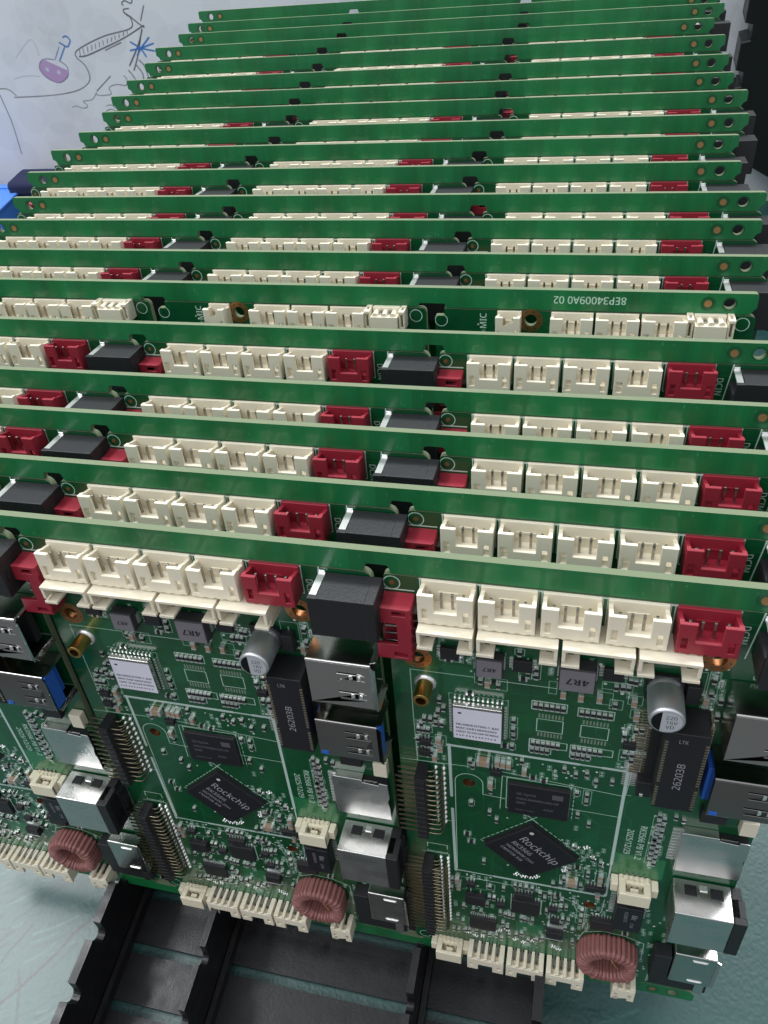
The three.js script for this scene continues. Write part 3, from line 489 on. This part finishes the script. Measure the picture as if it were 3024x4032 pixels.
{ // long black card socket, 8 x 24.5
  const b = new G(); b.box(0, 7.5, 0, 22.9, 0.1, 6.7, 0.2).box(-2.6, 0.2, 21.5, 26.2, 0.1, 2.6, 0.2).box(-1.6, 0.1, 0.5, 22.5, 0.1, 1.2).box(7.4, 7.9, 0.5, 22.5, 0.1, 3.2);
  const m = printed(256, 768, (c) => { c.fillStyle = '#1b1a1f'; c.fillRect(0, 0, 256, 768); for (let i = 0; i < 2200; i++) { c.fillStyle = rnd() > .5 ? 'rgba(255,255,255,.025)' : 'rgba(0,0,0,.08)'; c.fillRect(rnd() * 256, rnd() * 768, 3, 3); } c.fillStyle = '#9a979e'; c.font = '46px sans-serif'; c.fillText('LTK', 60, 78); c.translate(150, 560); c.rotate(-Math.PI / 2); c.font = '84px sans-serif'; c.fillText('26203B', 0, 0); }, 0.5);
  const c1 = new G(); for (let i = 0; i < 24; i++) { const v = 2.4 + i * 0.78 + (i > 15 ? 1.2 : 0); c1.box(6.9, 7.55, v, v + 0.3, 6.5, 6.82); c1.box(-2.2, 0.1, v, v + 0.3, 0.1, 0.5); c1.box(-0.05, 0.5, v, v + 0.35, 6.3, 6.79); c1.box(-4.4, -2.4, v - 0.1, v + 0.2, 0.02, 0.3).box(7.9, 8.8, v, v + 0.25, 0.02, 2.6); }
  P.card = part(b, 'card_socket', M.black, decal(6.0, 22.0, 6.712, 3.8, 11.4, m), c1.mesh('contacts', M.gold2 = std(0.55, 0.48, 0.36, 0.35, 1), null, 'stuff'), new G().box(-1.9, -1.2, 25, 25.8, 2.5, 2.8, 0.1).mesh('lug', M.tin)); }
function headerBlock(n, pitch, name) {                   // two rows of bent pins pointing left
  const d = n * pitch, b = new G(), p = new G(), j = new G();
  b.box(0.2, 2.6, -0.2, d + 0.2, 0.2, 4.9, 0.12);
  for (let i = 0; i < n; i++) { const v = (i + 0.5) * pitch;
    b.box(0.25, 2.55, v - pitch * 0.36, v + pitch * 0.36, 4.7, 5.15, 0.12);
    p.box(-4.2, 0.3, v - 0.16, v + 0.16, 3.5, 3.82).box(-4.2, 0.3, v - 0.16, v + 0.16, 1.2, 1.52);
    p.tube([[2.4, v, 3.7], [5.0, v, 3.65], [5.7, v, 3.1], [5.9, v, 0.1]], 0.18, 5, 7).tube([[2.4, v, 1.5], [3.6, v, 1.4], [4.0, v, 0.9], [4.1, v, 0.1]], 0.18, 5, 6);
    j.cyl(5.95, v, 0.02, 0.65, 0.5, 0.2, 8).cyl(4.15, v, 0.02, 0.6, 0.5, 0.2, 8);
  }
  return part(b, name, M.black, p.mesh('pins', M.pinDark ??= std(0.34, 0.29, 0.20, 0.3, 1), null, 'stuff'), j.mesh('solder_joints', M.tin, null, 'stuff'));
}
P.header1 = headerBlock(12, 1.86, 'pin_header'); P.header2 = headerBlock(19, 1.68, 'pin_header');
const chipText = (c, w, h, lines, px, col = '#8d8a92') => { c.fillStyle = '#191920'; c.fillRect(0, 0, w, h); for (let i = 0; i < 1500; i++) { c.fillStyle = rnd() > .5 ? 'rgba(255,255,255,.02)' : 'rgba(0,0,0,.10)'; c.fillRect(rnd() * w, rnd() * h, 3, 3); } c.fillStyle = col; lines.forEach(([t, x, y, s]) => { c.font = (s || px) + 'px sans-serif'; c.fillText(t, x, y); }); };
{ const m = printed(512, 512, (c) => { chipText(c, 512, 512, [['Rockchip', 60, 205, 104], ['RK3566', 66, 292, 64], ['SBZMS84M 2541', 66, 352, 42], ['CMAP2B 308', 66, 410, 42]], 50, '#a29fa8'); c.fillStyle = '#c9c6c0'; c.beginPath(); c.arc(60, 60, 18, 0, 7); c.fill(); }, 0.45);
  const top = decal(14.9, 14.9, 1.32, 0, 0, m); P.cpu = part(new G().box(-7.8, 7.8, -7.8, 7.8, 0.05, 0.5).box(-7.6, 7.6, -7.6, 7.6, 0.45, 1.3, 0.12), 'processor_chip', M.chip, top); }
{ const m = printed(512, 400, (c) => { chipText(c, 512, 400, [['SK hynix', 60, 120, 46], ['H9HCNNNBKUMLHR', 60, 190, 40], ['NME', 60, 250, 40], ['426A', 300, 300, 40], ['DW8011744W', 60, 350, 26]], 40, '#706d76'); c.fillStyle = '#55535b'; c.fillRect(370, 50, 95, 70); }, 0.45);
  P.memory = part(new G().box(0, 13.1, 0, 10.5, 0.1, 1.2, 0.12), 'memory_chip', M.chip, decal(12.6, 10, 1.22, 6.55, 5.25, m)); }
{ const m = printed(200, 340, (c) => { chipText(c, 200, 340, [], 30); c.translate(60, 40); c.rotate(Math.PI / 2); c.fillStyle = '#8f8d95'; c.font = '40px sans-serif'; c.fillText('H20601S', 0, 0); c.font = 'bold 60px serif'; c.fillText('Hc', 30, -62); c.font = '34px sans-serif'; c.fillText('2538', 160, -62); }, 0.45);
  const p = new G(); for (let i = 0; i < 8; i++) p.box(-1.2, 0.1, 0.9 + i * 1.2, 1.35 + i * 1.2, 0.02, 0.3).box(6.2, 7.4, 0.9 + i * 1.2, 1.35 + i * 1.2, 0.02, 0.3);
  P.trafo = part(new G().box(0, 6.2, 0, 10.6, 0.2, 4, 0.2), 'black_module', M.black, decal(5.6, 10, 4.02, 3.1, 5.3, m), p.mesh('pins', M.tin, null, 'stuff')); }
function soic(w, h, t, n, name, horizontal = true) {
  const b = new G().box(0, w, 0, h, 0.12, t, 0.12), p = new G();
  for (let i = 0; i < n; i++) { const x = (horizontal ? w : h) * (i + 0.5) / n; horizontal ? p.box(x - 0.16, x + 0.16, -0.75, h + 0.75, 0.02, 0.22) : p.box(-0.75, w + 0.75, x - 0.16, x + 0.16, 0.02, 0.22); }
  return part(b, name, M.chip, p.mesh('leads', M.tin, null, 'stuff'));
}
P.soic8 = soic(5.6, 4.2, 1.5, 8, 'logic_chip'); P.qfn = soic(7.0, 5.6, 0.95, 12, 'logic_chip'); P.tssop = soic(7, 6, 1.1, 9, 'logic_chip'); P.sot = soic(2.4, 1.7, 1.1, 3, 'transistor'); P.sotBig = soic(5, 4, 1.7, 2, 'regulator_chip'); P.quad = soic(3.6, 3, 1, 4, 'logic_chip', false); P.diode = soic(2.4, 4.6, 2.1, 1, 'diode');
P.resV = part(new G().box(-0.38, 0.38, -0.45, 0.45, 0.02, 0.45), 'resistor', M.chip, new G().box(-0.4, 0.4, -0.8, -0.44, 0.01, 0.48).box(-0.4, 0.4, 0.44, 0.8, 0.01, 0.48).mesh('terminals', M.tin, null, 'stuff'));
P.resH = part(new G().box(-0.45, 0.45, -0.38, 0.38, 0.02, 0.45), 'resistor', M.chip, new G().box(-0.8, -0.44, -0.4, 0.4, 0.01, 0.48).box(0.44, 0.8, -0.4, 0.4, 0.01, 0.48).mesh('terminals', M.tin, null, 'stuff'));
P.capV = part(new G().box(-0.5, 0.5, -0.6, 0.6, 0.02, 0.95, 0.06), 'ceramic_capacitor', M.tan, new G().box(-0.52, 0.52, -1.0, -0.58, 0.01, 0.98).box(-0.52, 0.52, 0.58, 1.0, 0.01, 0.98).mesh('terminals', M.tin, null, 'stuff'));
P.capBig = part(new G().box(-0.8, 0.8, -0.85, 0.85, 0.02, 1.5, 0.08), 'ceramic_capacitor', M.tan, new G().box(-1.35, -0.78, -0.87, 0.87, 0.01, 1.5).box(0.78, 1.35, -0.87, 0.87, 0.01, 1.5).mesh('terminals', M.tin, null, 'stuff'));
P.button = part(new G().box(0, 4.2, 0, 3.2, 0.1, 2, 0.15).box(1, 3.2, 2.4, 4.6, 0.4, 1.8, 0.2), 'push_button', M.black, new G().box(0, 4.2, -0.5, 0.2, 0.05, 0.5).box(-0.1, 4.3, 2.95, 3.15, 1.9, 2.1).mesh('bracket', M.tin));
P.whiteBlock = part(new G().box(0, 3.2, 0, 4.6, 0.1, 2.2, 0.15), 'white_block', M.white);
{ // copper ring round a mounting hole
  const s = new THREE.Shape(); s.absarc(0, 0, 2.95, 0, Math.PI * 2); s.holes.push(ring(0, 0, 1.55)); for (let i = 0; i < 8; i++) s.holes.push(ring(2.3 * Math.cos(i * Math.PI / 4 + 0.3), 2.3 * Math.sin(i * Math.PI / 4 + 0.3), 0.24));
  const g = new THREE.ExtrudeGeometry(s, { depth: 0.045, bevelEnabled: false, curveSegments: 20 });
  const sl = new THREE.CylinderGeometry(1.55, 1.55, 1.62, 24, 1, true); sl.rotateX(Math.PI / 2); sl.translate(0, 0, -0.8);
  P.ring = part(new G().raw(g), 'mounting_ring', M.copper, new G().raw(sl).mesh('hole_wall', Object.assign(M.copper.clone(), { side: THREE.DoubleSide }))); }
P.lined = (() => { const m = new THREE.Mesh(sleeveGeo(1.38), M.copperIn = Object.assign(M.copper.clone(), { side: THREE.DoubleSide })); m.name = 'lined_hole'; return m; })();
P.blob = part(new G().cyl(0, 0, 0.0, 0.28, 0.32, 0.12, 6).cyl(0.7, 0.1, 0, 0.25, 0.3, 0.1, 6).cyl(0.1, 0.7, 0, 0.25, 0.3, 0.1, 6).cyl(-0.5, 0.4, 0, 0.2, 0.26, 0.1, 6).cyl(0.4, -0.5, 0, 0.22, 0.26, 0.1, 6), 'solder_pads', M.tin);
P.fid = part(new G().cyl(0, 0, 0.0, 0.04, 0.5, 0.5, 16), 'copper_dot', M.dullCopper);
P.railDot = part(new G().cyl(0, 0, 0.0, 0.04, 0.85, 0.85, 18), 'copper_dot', M.dot = std(0.42, 0.24, 0.10, 0.5, 0.7));
{ // wound ring choke
  const wnd = new G(), N = 33; let a = 0.1;
  const rim = (q) => { const cx = Math.cos(q), cy = Math.abs(Math.sin(q)); return Math.min(7.5, cx > 0 ? 6.6 / Math.max(0.05, cx) : 99, cy > 0.2 ? 7.2 / cy : 99); };
  for (let i = 0; i < N; i++) {
    a += Math.PI * 2 / N * (0.82 + 0.36 * rnd());
    const cx = Math.cos(a), cy = Math.sin(a), ro = rim(a), w = 0.50 + 0.12 * rnd(), t = 5.0 + rnd() * 0.2, k = [[4.7, 0.6], [4.62, 4.2], [5.0, t - 0.1], [5.5, t], [ro - 0.75, t], [ro - 0.3, t - 0.3], [ro - 0.2, t - 0.9], [ro - 0.2, 0.7], [ro - 0.7, 0.2], [5.2, 0.2], [4.7, 0.6]];
    wnd.tube(k.map(([r, h]) => [r * cx + (rnd() - .5) * 0.1, r * cy + (rnd() - .5) * 0.1, h]), w, 7, 34);
  }
  const out = []; for (let i = 0; i < 72; i++) { const q = i / 72 * Math.PI * 2, r = rim(q) - 0.12; out.push([r * Math.cos(q), -r * Math.sin(q)]); }
  wnd.plate(out, 0.15, 5.25, [ring(0, 0, 4.75)], 0.5);
  const tail = new G().tube([[-1, -2.6, 0.3], [0, -1.8, 2.2], [1.2, -0.2, 3.6], [2.6, 1.6, 4.1]], 0.16).tube([[-2.6, -3, 0.3], [-0.6, -2.2, 3], [0.8, 0.4, 2.6]], 0.14);
  P.choke = part(wnd, 'wound_choke', M.wire, tail.mesh('wire_end', M.gold)); }

// ------------------------------------------------------------------ boards and rails (shared geometry)
function slab(shape, z0, z1, uv) {
  const g = new THREE.ExtrudeGeometry(shape, { depth: z1 - z0, bevelEnabled: false, curveSegments: 12 }); g.translate(0, 0, z0);
  const p = g.attributes.position, t = g.attributes.uv; for (let i = 0; i < p.count; i++) { const [a, b] = uv(p.getX(i), -p.getY(i)); t.setXY(i, a, b); }
  g.scale(S, S, S); return g;
}
const V2 = (a, b) => new THREE.Vector2(a, -b);
const boardShape = (() => {
  const s = new THREE.Shape(), l = BU, r = BU + BW, t = BV, b = BV + BH;
  const p = [[l + 0.9, t], [r - 1.3, t]]; s.moveTo(l + 1.0, -t); s.lineTo(r - 1.9, -t); s.quadraticCurveTo(r - 0.1, -t - 0.1, r, -t - 2.2); s.lineTo(r, -b + 2.5); s.quadraticCurveTo(r, -b + 1.9, r - 0.7, -b + 1.9); s.lineTo(r - 2.4, -b + 1.9); s.lineTo(r - 2.4, -b); s.lineTo(l + 1.2, -b); s.quadraticCurveTo(l + 0.1, -b + 0.1, l, -b + 1.4); s.lineTo(l, -t - 1.0); s.quadraticCurveTo(l, -t, l + 1.0, -t);
  for (const [u, v, q] of [[3.9, 19, 1.6], [57.8, 10, 1.6], [13.9, 57.5, 1.45], [43.3, 99.8, 1.45], [49.5, 131.2, 1.5]]) s.holes.push(ring(u, v, q));
  return s;
})();
const boardGeo = slab(boardShape, -1.6, 0, (u, v) => [(u - BU) / BW, 1 - (v - BV) / BH]);
const railShape = (() => {
  const s = new THREE.Shape(), l = PU, r = PU + PW, t = -7, b = -2.2;
  s.moveTo(l + 0.9, -t); s.lineTo(r - 0.9, -t); s.quadraticCurveTo(r, -t, r, -t - 0.9); s.lineTo(r, -t - 3.1); s.quadraticCurveTo(r - 1.2, -t - 3.3, r - 1.5, -b);
  for (const g of [-2.6, -79.6]) { s.lineTo(g + 2.5, -b); s.quadraticCurveTo(g + 2.3, -b + 1.7, g + 1.7, -b + 1.8); s.lineTo(g - 1.7, -b + 1.8); s.quadraticCurveTo(g - 2.3, -b + 1.7, g - 2.6, -b); }
  s.lineTo(l + 1.5, -b); s.quadraticCurveTo(l + 1.2, -t - 3.3, l, -t - 3.1); s.lineTo(l, -t - 0.9); s.quadraticCurveTo(l, -t, l + 0.9, -t);
  for (const u of [-149.3, 67.7]) s.holes.push(ring(u, -4.54, 1.3));
  return s;
})();
const railGeo = (() => {                                // with a thin web bridging the score line
  const g = slab(railShape, -1.6, 0, (u, v) => [(u - PU) / PW, 1 - (v + 7) / 4.8]); return g;
})();
const webGeo = new G(); for (const x of [-154, -77, 0]) webGeo.box(x + 1.2, x + 70, -2.25, -1.9, -1.2, -0.5);
const webShared = webGeo.geo();

// panel space: x from the middle (u = -41), y from the lower edge (v = 139), z out of the front
class Panel {
  constructor(k) {
    this.o = new THREE.Group(); this.o.name = numbered('circuit_board_panel'); scene.add(this.o); this.flip = false;
    const [du, w] = PK[k]; this.o.position.set(du * S, 18.9 * S, (28.28 - w) * S); this.o.rotation.x = -11.737 * Math.PI / 180;
  }
  put(proto, u, v, turn = 0, h = 0) {
    const m = proto.clone(); let x = u + 41, y = 139 - v;
    if (this.flip) { x = -x; y = 146 - y; turn += Math.PI; }
    m.position.set(x * S, y * S, h * S); m.rotation.z = turn; this.o.add(m); return m;
  }
}
const protoMesh = (geo, mat, name) => { const m = new THREE.Mesh(geo, mat); m.name = name; return m; };
const boardProto = protoMesh(boardGeo, [M.mask, M.fr4], 'circuit_board');
const webProto = protoMesh(webShared, M.fr4, 'score_line');
const railProto = protoMesh(railGeo, [M.rail, M.fr4], 'edge_rail');
railProto.add(webProto.clone());
function base(P0) {
  P0.put(railProto, 0, 0);
  // the lower rail is the upper one turned over; its lettering stands upright
  const low = P0.put(railLow, 0, 0);
  for (const x of [-154, -77, 0]) P0.put(boardProto, x, 0);
  for (const u of [-144.6, 62.7]) { P0.put(P.railDot, u, -4.54); P0.put(P.railDot, u, 136.5); }
}
// lower rail: same outline mirrored about v = 66
const railLow = (() => {
  const s = new THREE.Shape(), l = PU, r = PU + PW, t = 134.0, b = 139;
  s.moveTo(l + 1.4, -t); for (const g of [-79.6, -2.6]) { s.lineTo(g - 3.9, -t); s.quadraticCurveTo(g - 3.8, -t - 1.0, g - 3.2, -t - 1.0); s.lineTo(g + 2.5, -t - 1.0); s.quadraticCurveTo(g + 3.1, -t - 1.0, g + 3.2, -t); }
  s.lineTo(r - 1.4, -t); s.lineTo(r, -t - 1.6); s.lineTo(r, -b + 0.9); s.quadraticCurveTo(r, -b, r - 0.9, -b); s.lineTo(l + 0.9, -b); s.quadraticCurveTo(l, -b, l, -b + 0.9); s.lineTo(l, -t - 1.6); s.lineTo(l + 1.4, -t);
  for (const g of [-149.3, 67.7]) s.holes.push(ring(g, 136.5, 1.3));
  const g = slab(s, -1.6, 0, (u, v) => [(u - PU) / PW, 1 - (v - 134) / 5]);
  const m = protoMesh(g, [M.railPrinted, M.fr4], 'edge_rail');
  const w = new G(); for (const x of [-154, -77, 0]) w.box(x + 2, x + 70, 133.6, 134.1, -1.2, -0.5); m.add(protoMesh(w.geo(), M.fr4, 'score_line'));
  return m;
})();
// the row along the top edge of every board
function topRow(p, x) {
  for (const u of [5.7, 16.5, 27.35, 38.35]) p.put(P.white4, x + u, -2.0);
  p.put(P.red4, x + 49.5, -2.0);
  p.put(P.jack, x + 63, -1.1);
  p.put(P.red5, x - 2.3, 14.9, Math.PI / 2);
  p.put(P.fid, x, 0);
}
function full(p, x) {
  topRow(p, x);
  const A = (proto, u, v, turn) => p.put(proto, x + u, v, turn);
  A(P.up4, 5.7, 4.9); A(P.up6, 16.5, 4.9); A(P.up5, 31.3, 4.9); A(P.up4, 44.0, 4.9);
  A(P.ring, 3.9, 19); A(P.ring, 57.8, 10);
  A(P.standoff, 5.3, 26); A(P.ind1, 15.7, 14.6); A(P.ind2, 31.1, 13.7); A(P.cap, 50, 18.0);
  A(P.radio, 10.1, 28); A(P.card, 50.9, 23.0);
  A(P.usbA, 60.8, 14.5); A(P.usbB, 60.5, 32.6); A(P.hdmi, 59.1, 60.2); A(P.rj, 60.1, 80.3); A(P.port, 64.3, 107.2);
  A(P.header1, 2.4, 52.6); A(P.header2, 2.6, 89.2);
  A(P.memory, 22.7, 53.9); A(P.cpu, 28.35, 79.2, -Math.PI / 4);
  A(P.cream, 48.7, 83.3); A(P.cream, 5.0, 130.4); A(P.trafo, 49, 90.8);
  for (const u of [13.7, 24.2, 34.7]) A(P.low4, u, 129.2);
  A(P.low2, 51.8, 129.2); A(P.choke, 49.6, 119.2);
  A(P.soic8, 44.2, 104.2); A(P.qfn, 13.9, 115.5); A(P.tssop, 24.6, 102.4); A(P.sotBig, 12.9, 103.6); A(P.sot, 13, 98.6); A(P.button, 33.8, 113.4);
  A(P.sot, 3.4, 43.6, 0); A(P.sot, 3.2, 47.2); A(P.quad, 8.7, 14.6); A(P.quad, 39.1, 14.8); A(P.quad, 22.6, 15.6); A(P.diode, 53.6, 15.6); A(P.sotBig, 61.8, 51.8, 0); A(P.whiteBlock, 69.6, 53);
  A(P.sot, 44.6, 35.2); A(P.sot, 18.6, 50.6); A(P.sot, 20.7, 106); A(P.sot, 25.0, 99.4); A(P.sot, 27.4, 99.2); A(P.sot, 33.6, 103.4); A(P.sot, 34.4, 108.8); A(P.sot, 41.8, 90); A(P.sot, 44, 89.8);
  for (let i = 0; i < 6; i++) { A(P.resV, 27.2 + i * 1.08, 28.5); A(P.resV, 36.1 + i * 1.08, 28.8); A(P.resV, 27.2 + i * 1.0, 40.2); A(P.resV, 35.4 + i * 1.03, 40.3); }
  for (let i = 0; i < 4; i++) { A(P.resV, 27.1 + i * 1.02, 42.3); A(P.resV, 35.3 + i * 1.02, 42.3); }
  for (const [u, v] of [[3.3, 41], [4.3, 41], [5.3, 41], [2.9, 44.4], [5.7, 45.6], [5.8, 48.2], [4.6, 37.4], [5.9, 37.4], [7.1, 36.4], [7.1, 38.2], [8.3, 38.2], [23.1, 34.1], [23.1, 36.9], [23.2, 38.9], [23, 42.4], [14.2, 49.6], [14.8, 51.1], [18.8, 59], [14.4, 64.9], [37.1, 55], [39.2, 55.2], [39.2, 57.6], [44.6, 33.8], [46.5, 31.8], [45.2, 39.5], [46.6, 39.4], [46.7, 41.2], [41.7, 20.3], [42.9, 20.2], [43.9, 20.2], [44.1, 18.1], [45, 18.2], [42, 25.3], [25.4, 19.8], [27, 18.2], [27, 20], [23.7, 14.2], [16.4, 23.4], [19.9, 24.2], [8, 30.7], [58.1, 15.2], [58.1, 19], [18.9, 105], [20.1, 105], [25.2, 97], [26.5, 97], [28, 97], [29.4, 97], [19, 100], [21.8, 111.9], [23.2, 112.2], [24.2, 112.4], [25.2, 112.5], [27.2, 112.6], [28.2, 112.7], [30.1, 112.6], [23.8, 118.8], [24.4, 122.4], [22.6, 117], [17.7, 123.8], [15.7, 123.7], [12.7, 124.4], [13.8, 124], [9.4, 125.2], [10.8, 125.2], [19.2, 124.4], [21, 124], [33.7, 98], [35.1, 99.5], [36.7, 100], [36.7, 103.3], [38, 102.9], [37.5, 109], [38.9, 109], [37.6, 85], [36.6, 89.8], [40.6, 91.6], [41.9, 85.4], [41.9, 87.2], [41.8, 103], [41.8, 106], [41.8, 108.6], [42.4, 79], [44.3, 80.2], [38.2, 75.4], [29.4, 123.4], [31.6, 122.2], [59.2, 58.4], [54.6, 60], [54.6, 61.6], [54.4, 63.4], [54.6, 65.2], [54.5, 67], [54.6, 69], [54.5, 71], [54.6, 73], [54.5, 75], [60, 20.4], [60.1, 24.8], [57.6, 57.8]]) A(P.resV, u, v);
  for (const [u, v] of [[21.5, 42.4], [13.4, 77.7], [14.4, 80.6], [27.7, 51.9], [30, 52.4], [24.6, 21.2], [19, 23.2], [14.3, 27.4], [39.3, 83.6], [35.6, 97.6], [10.2, 18.4], [11.8, 17.8], [52.8, 110]]) A(P.resH, u, v);
  for (const [u, v] of [[7.9, 46], [6.5, 49.6], [20.1, 48.1], [21.3, 48.3], [22.5, 48.4], [18.7, 56.4], [25.8, 49.9], [39, 23.6], [45.3, 23.4], [46.1, 27.3], [32.3, 23.6], [35.6, 23.8], [17.8, 23.4], [10.7, 99], [11.1, 102], [44.8, 85.6], [44.8, 87.8], [44.8, 93.8], [57.4, 20.4], [7.6, 43.6]]) A(P.capV, u, v);
  for (let i = 0; i < 9; i++) { A(P.resV, 54.4 + (i % 2) * 1.1, 58.2 + i * 1.1); A(P.resV, 55.4 - (i % 2) * 1.1, 68 + i * 1.05); }
  for (const [u, v] of [[9.4, 99.6], [9.2, 103.8], [17.2, 108.6], [18.4, 108.8], [22.4, 99.4], [31.4, 98.6], [32.6, 100.4], [33.4, 106.6], [37.2, 111.2], [38.4, 113], [40.2, 113.4], [12.2, 112], [14.8, 112.6], [16.8, 113.2], [10.6, 117.8], [12, 120], [22.4, 125], [26.2, 121.6], [27.6, 120.4], [33, 120.6], [40.6, 119.4], [47.6, 31.4], [49.2, 29.4], [8.8, 33.2], [7.6, 34.6], [3.9, 39.2], [34, 47.4], [36.4, 48.6], [38.6, 47.8], [40.6, 50], [43.8, 49.2], [25.2, 46.8], [37.8, 62.8], [40.4, 65.6], [18.6, 67.4], [20.2, 70], [17.4, 88.6], [36, 92.4], [34.2, 93]]) A(P.resV, u, v);
  A(P.lined, 13.9, 57.5); A(P.lined, 43.3, 99.8);
  for (const [u, v] of [[38.2, 75.6], [42.3, 79], [44.2, 80.4], [40.8, 75.2], [37.3, 84.8], [36.6, 86.4], [25.2, 91.6], [27, 92], [28.8, 91.8], [30.4, 91.4], [18.6, 121.6], [20.4, 122], [22.2, 121.4], [23.6, 120.4], [26.2, 124.6], [28.4, 125.2], [30.2, 123.8], [17, 126.4], [13.4, 126], [15.2, 127], [35.8, 124.2], [37.4, 125]]) A(P.blob, u, v, u * 3);
  A(P.capBig, 17.1, 48.1); A(P.capBig, 38.4, 89.8);
}
// ------------------------------------------------------------------ the twenty panels
const ORD = ['second', 'third', 'fourth', 'fifth', 'sixth', 'seventh', 'eighth', 'ninth', 'tenth', 'eleventh', 'twelfth', 'thirteenth', 'fourteenth', 'fifteenth', 'sixteenth', 'seventeenth', 'eighteenth', 'nineteenth'];
for (let k = 0; k < 20; k++) {
  const p = new Panel(k); p.flip = k === 5;
  const label = k === 0 ? 'frontmost green circuit board panel, all its chips and metal sockets in full view'
    : k === 5 ? 'upside down green circuit board panel with MIC lettering, sixth from the front'
      : k === 19 ? 'rearmost green circuit board panel in front of the doodled paper'
        : `green circuit board panel standing ${ORD[k - 1]} from the front in the black rack`;
  tag(p.o, label, 'circuit board', 'green circuit board panels in the black rack');
  base(p);
  for (const x of [-154, -77, 0]) {
    if (k === 0) full(p, x);
    else if (k === 5) { for (const u of [13.7, 24.2, 34.7]) p.put(P.flip4 ??= (() => { const m = P.white4.clone(); return m; })(), x + u + 9.9, 133.7, Math.PI); p.put(P.flip2 ??= sideHeader(2, M.white, 'white_connector'), x + 51.7 + 5.9, 133.7, Math.PI); p.put(P.endConn, x + 12, 130, Math.PI); p.put(P.ring, x + 49.5, 131.2); }
    else topRow(p, x);
  }
}
shadows(scene);
renderer.render(scene, camera);
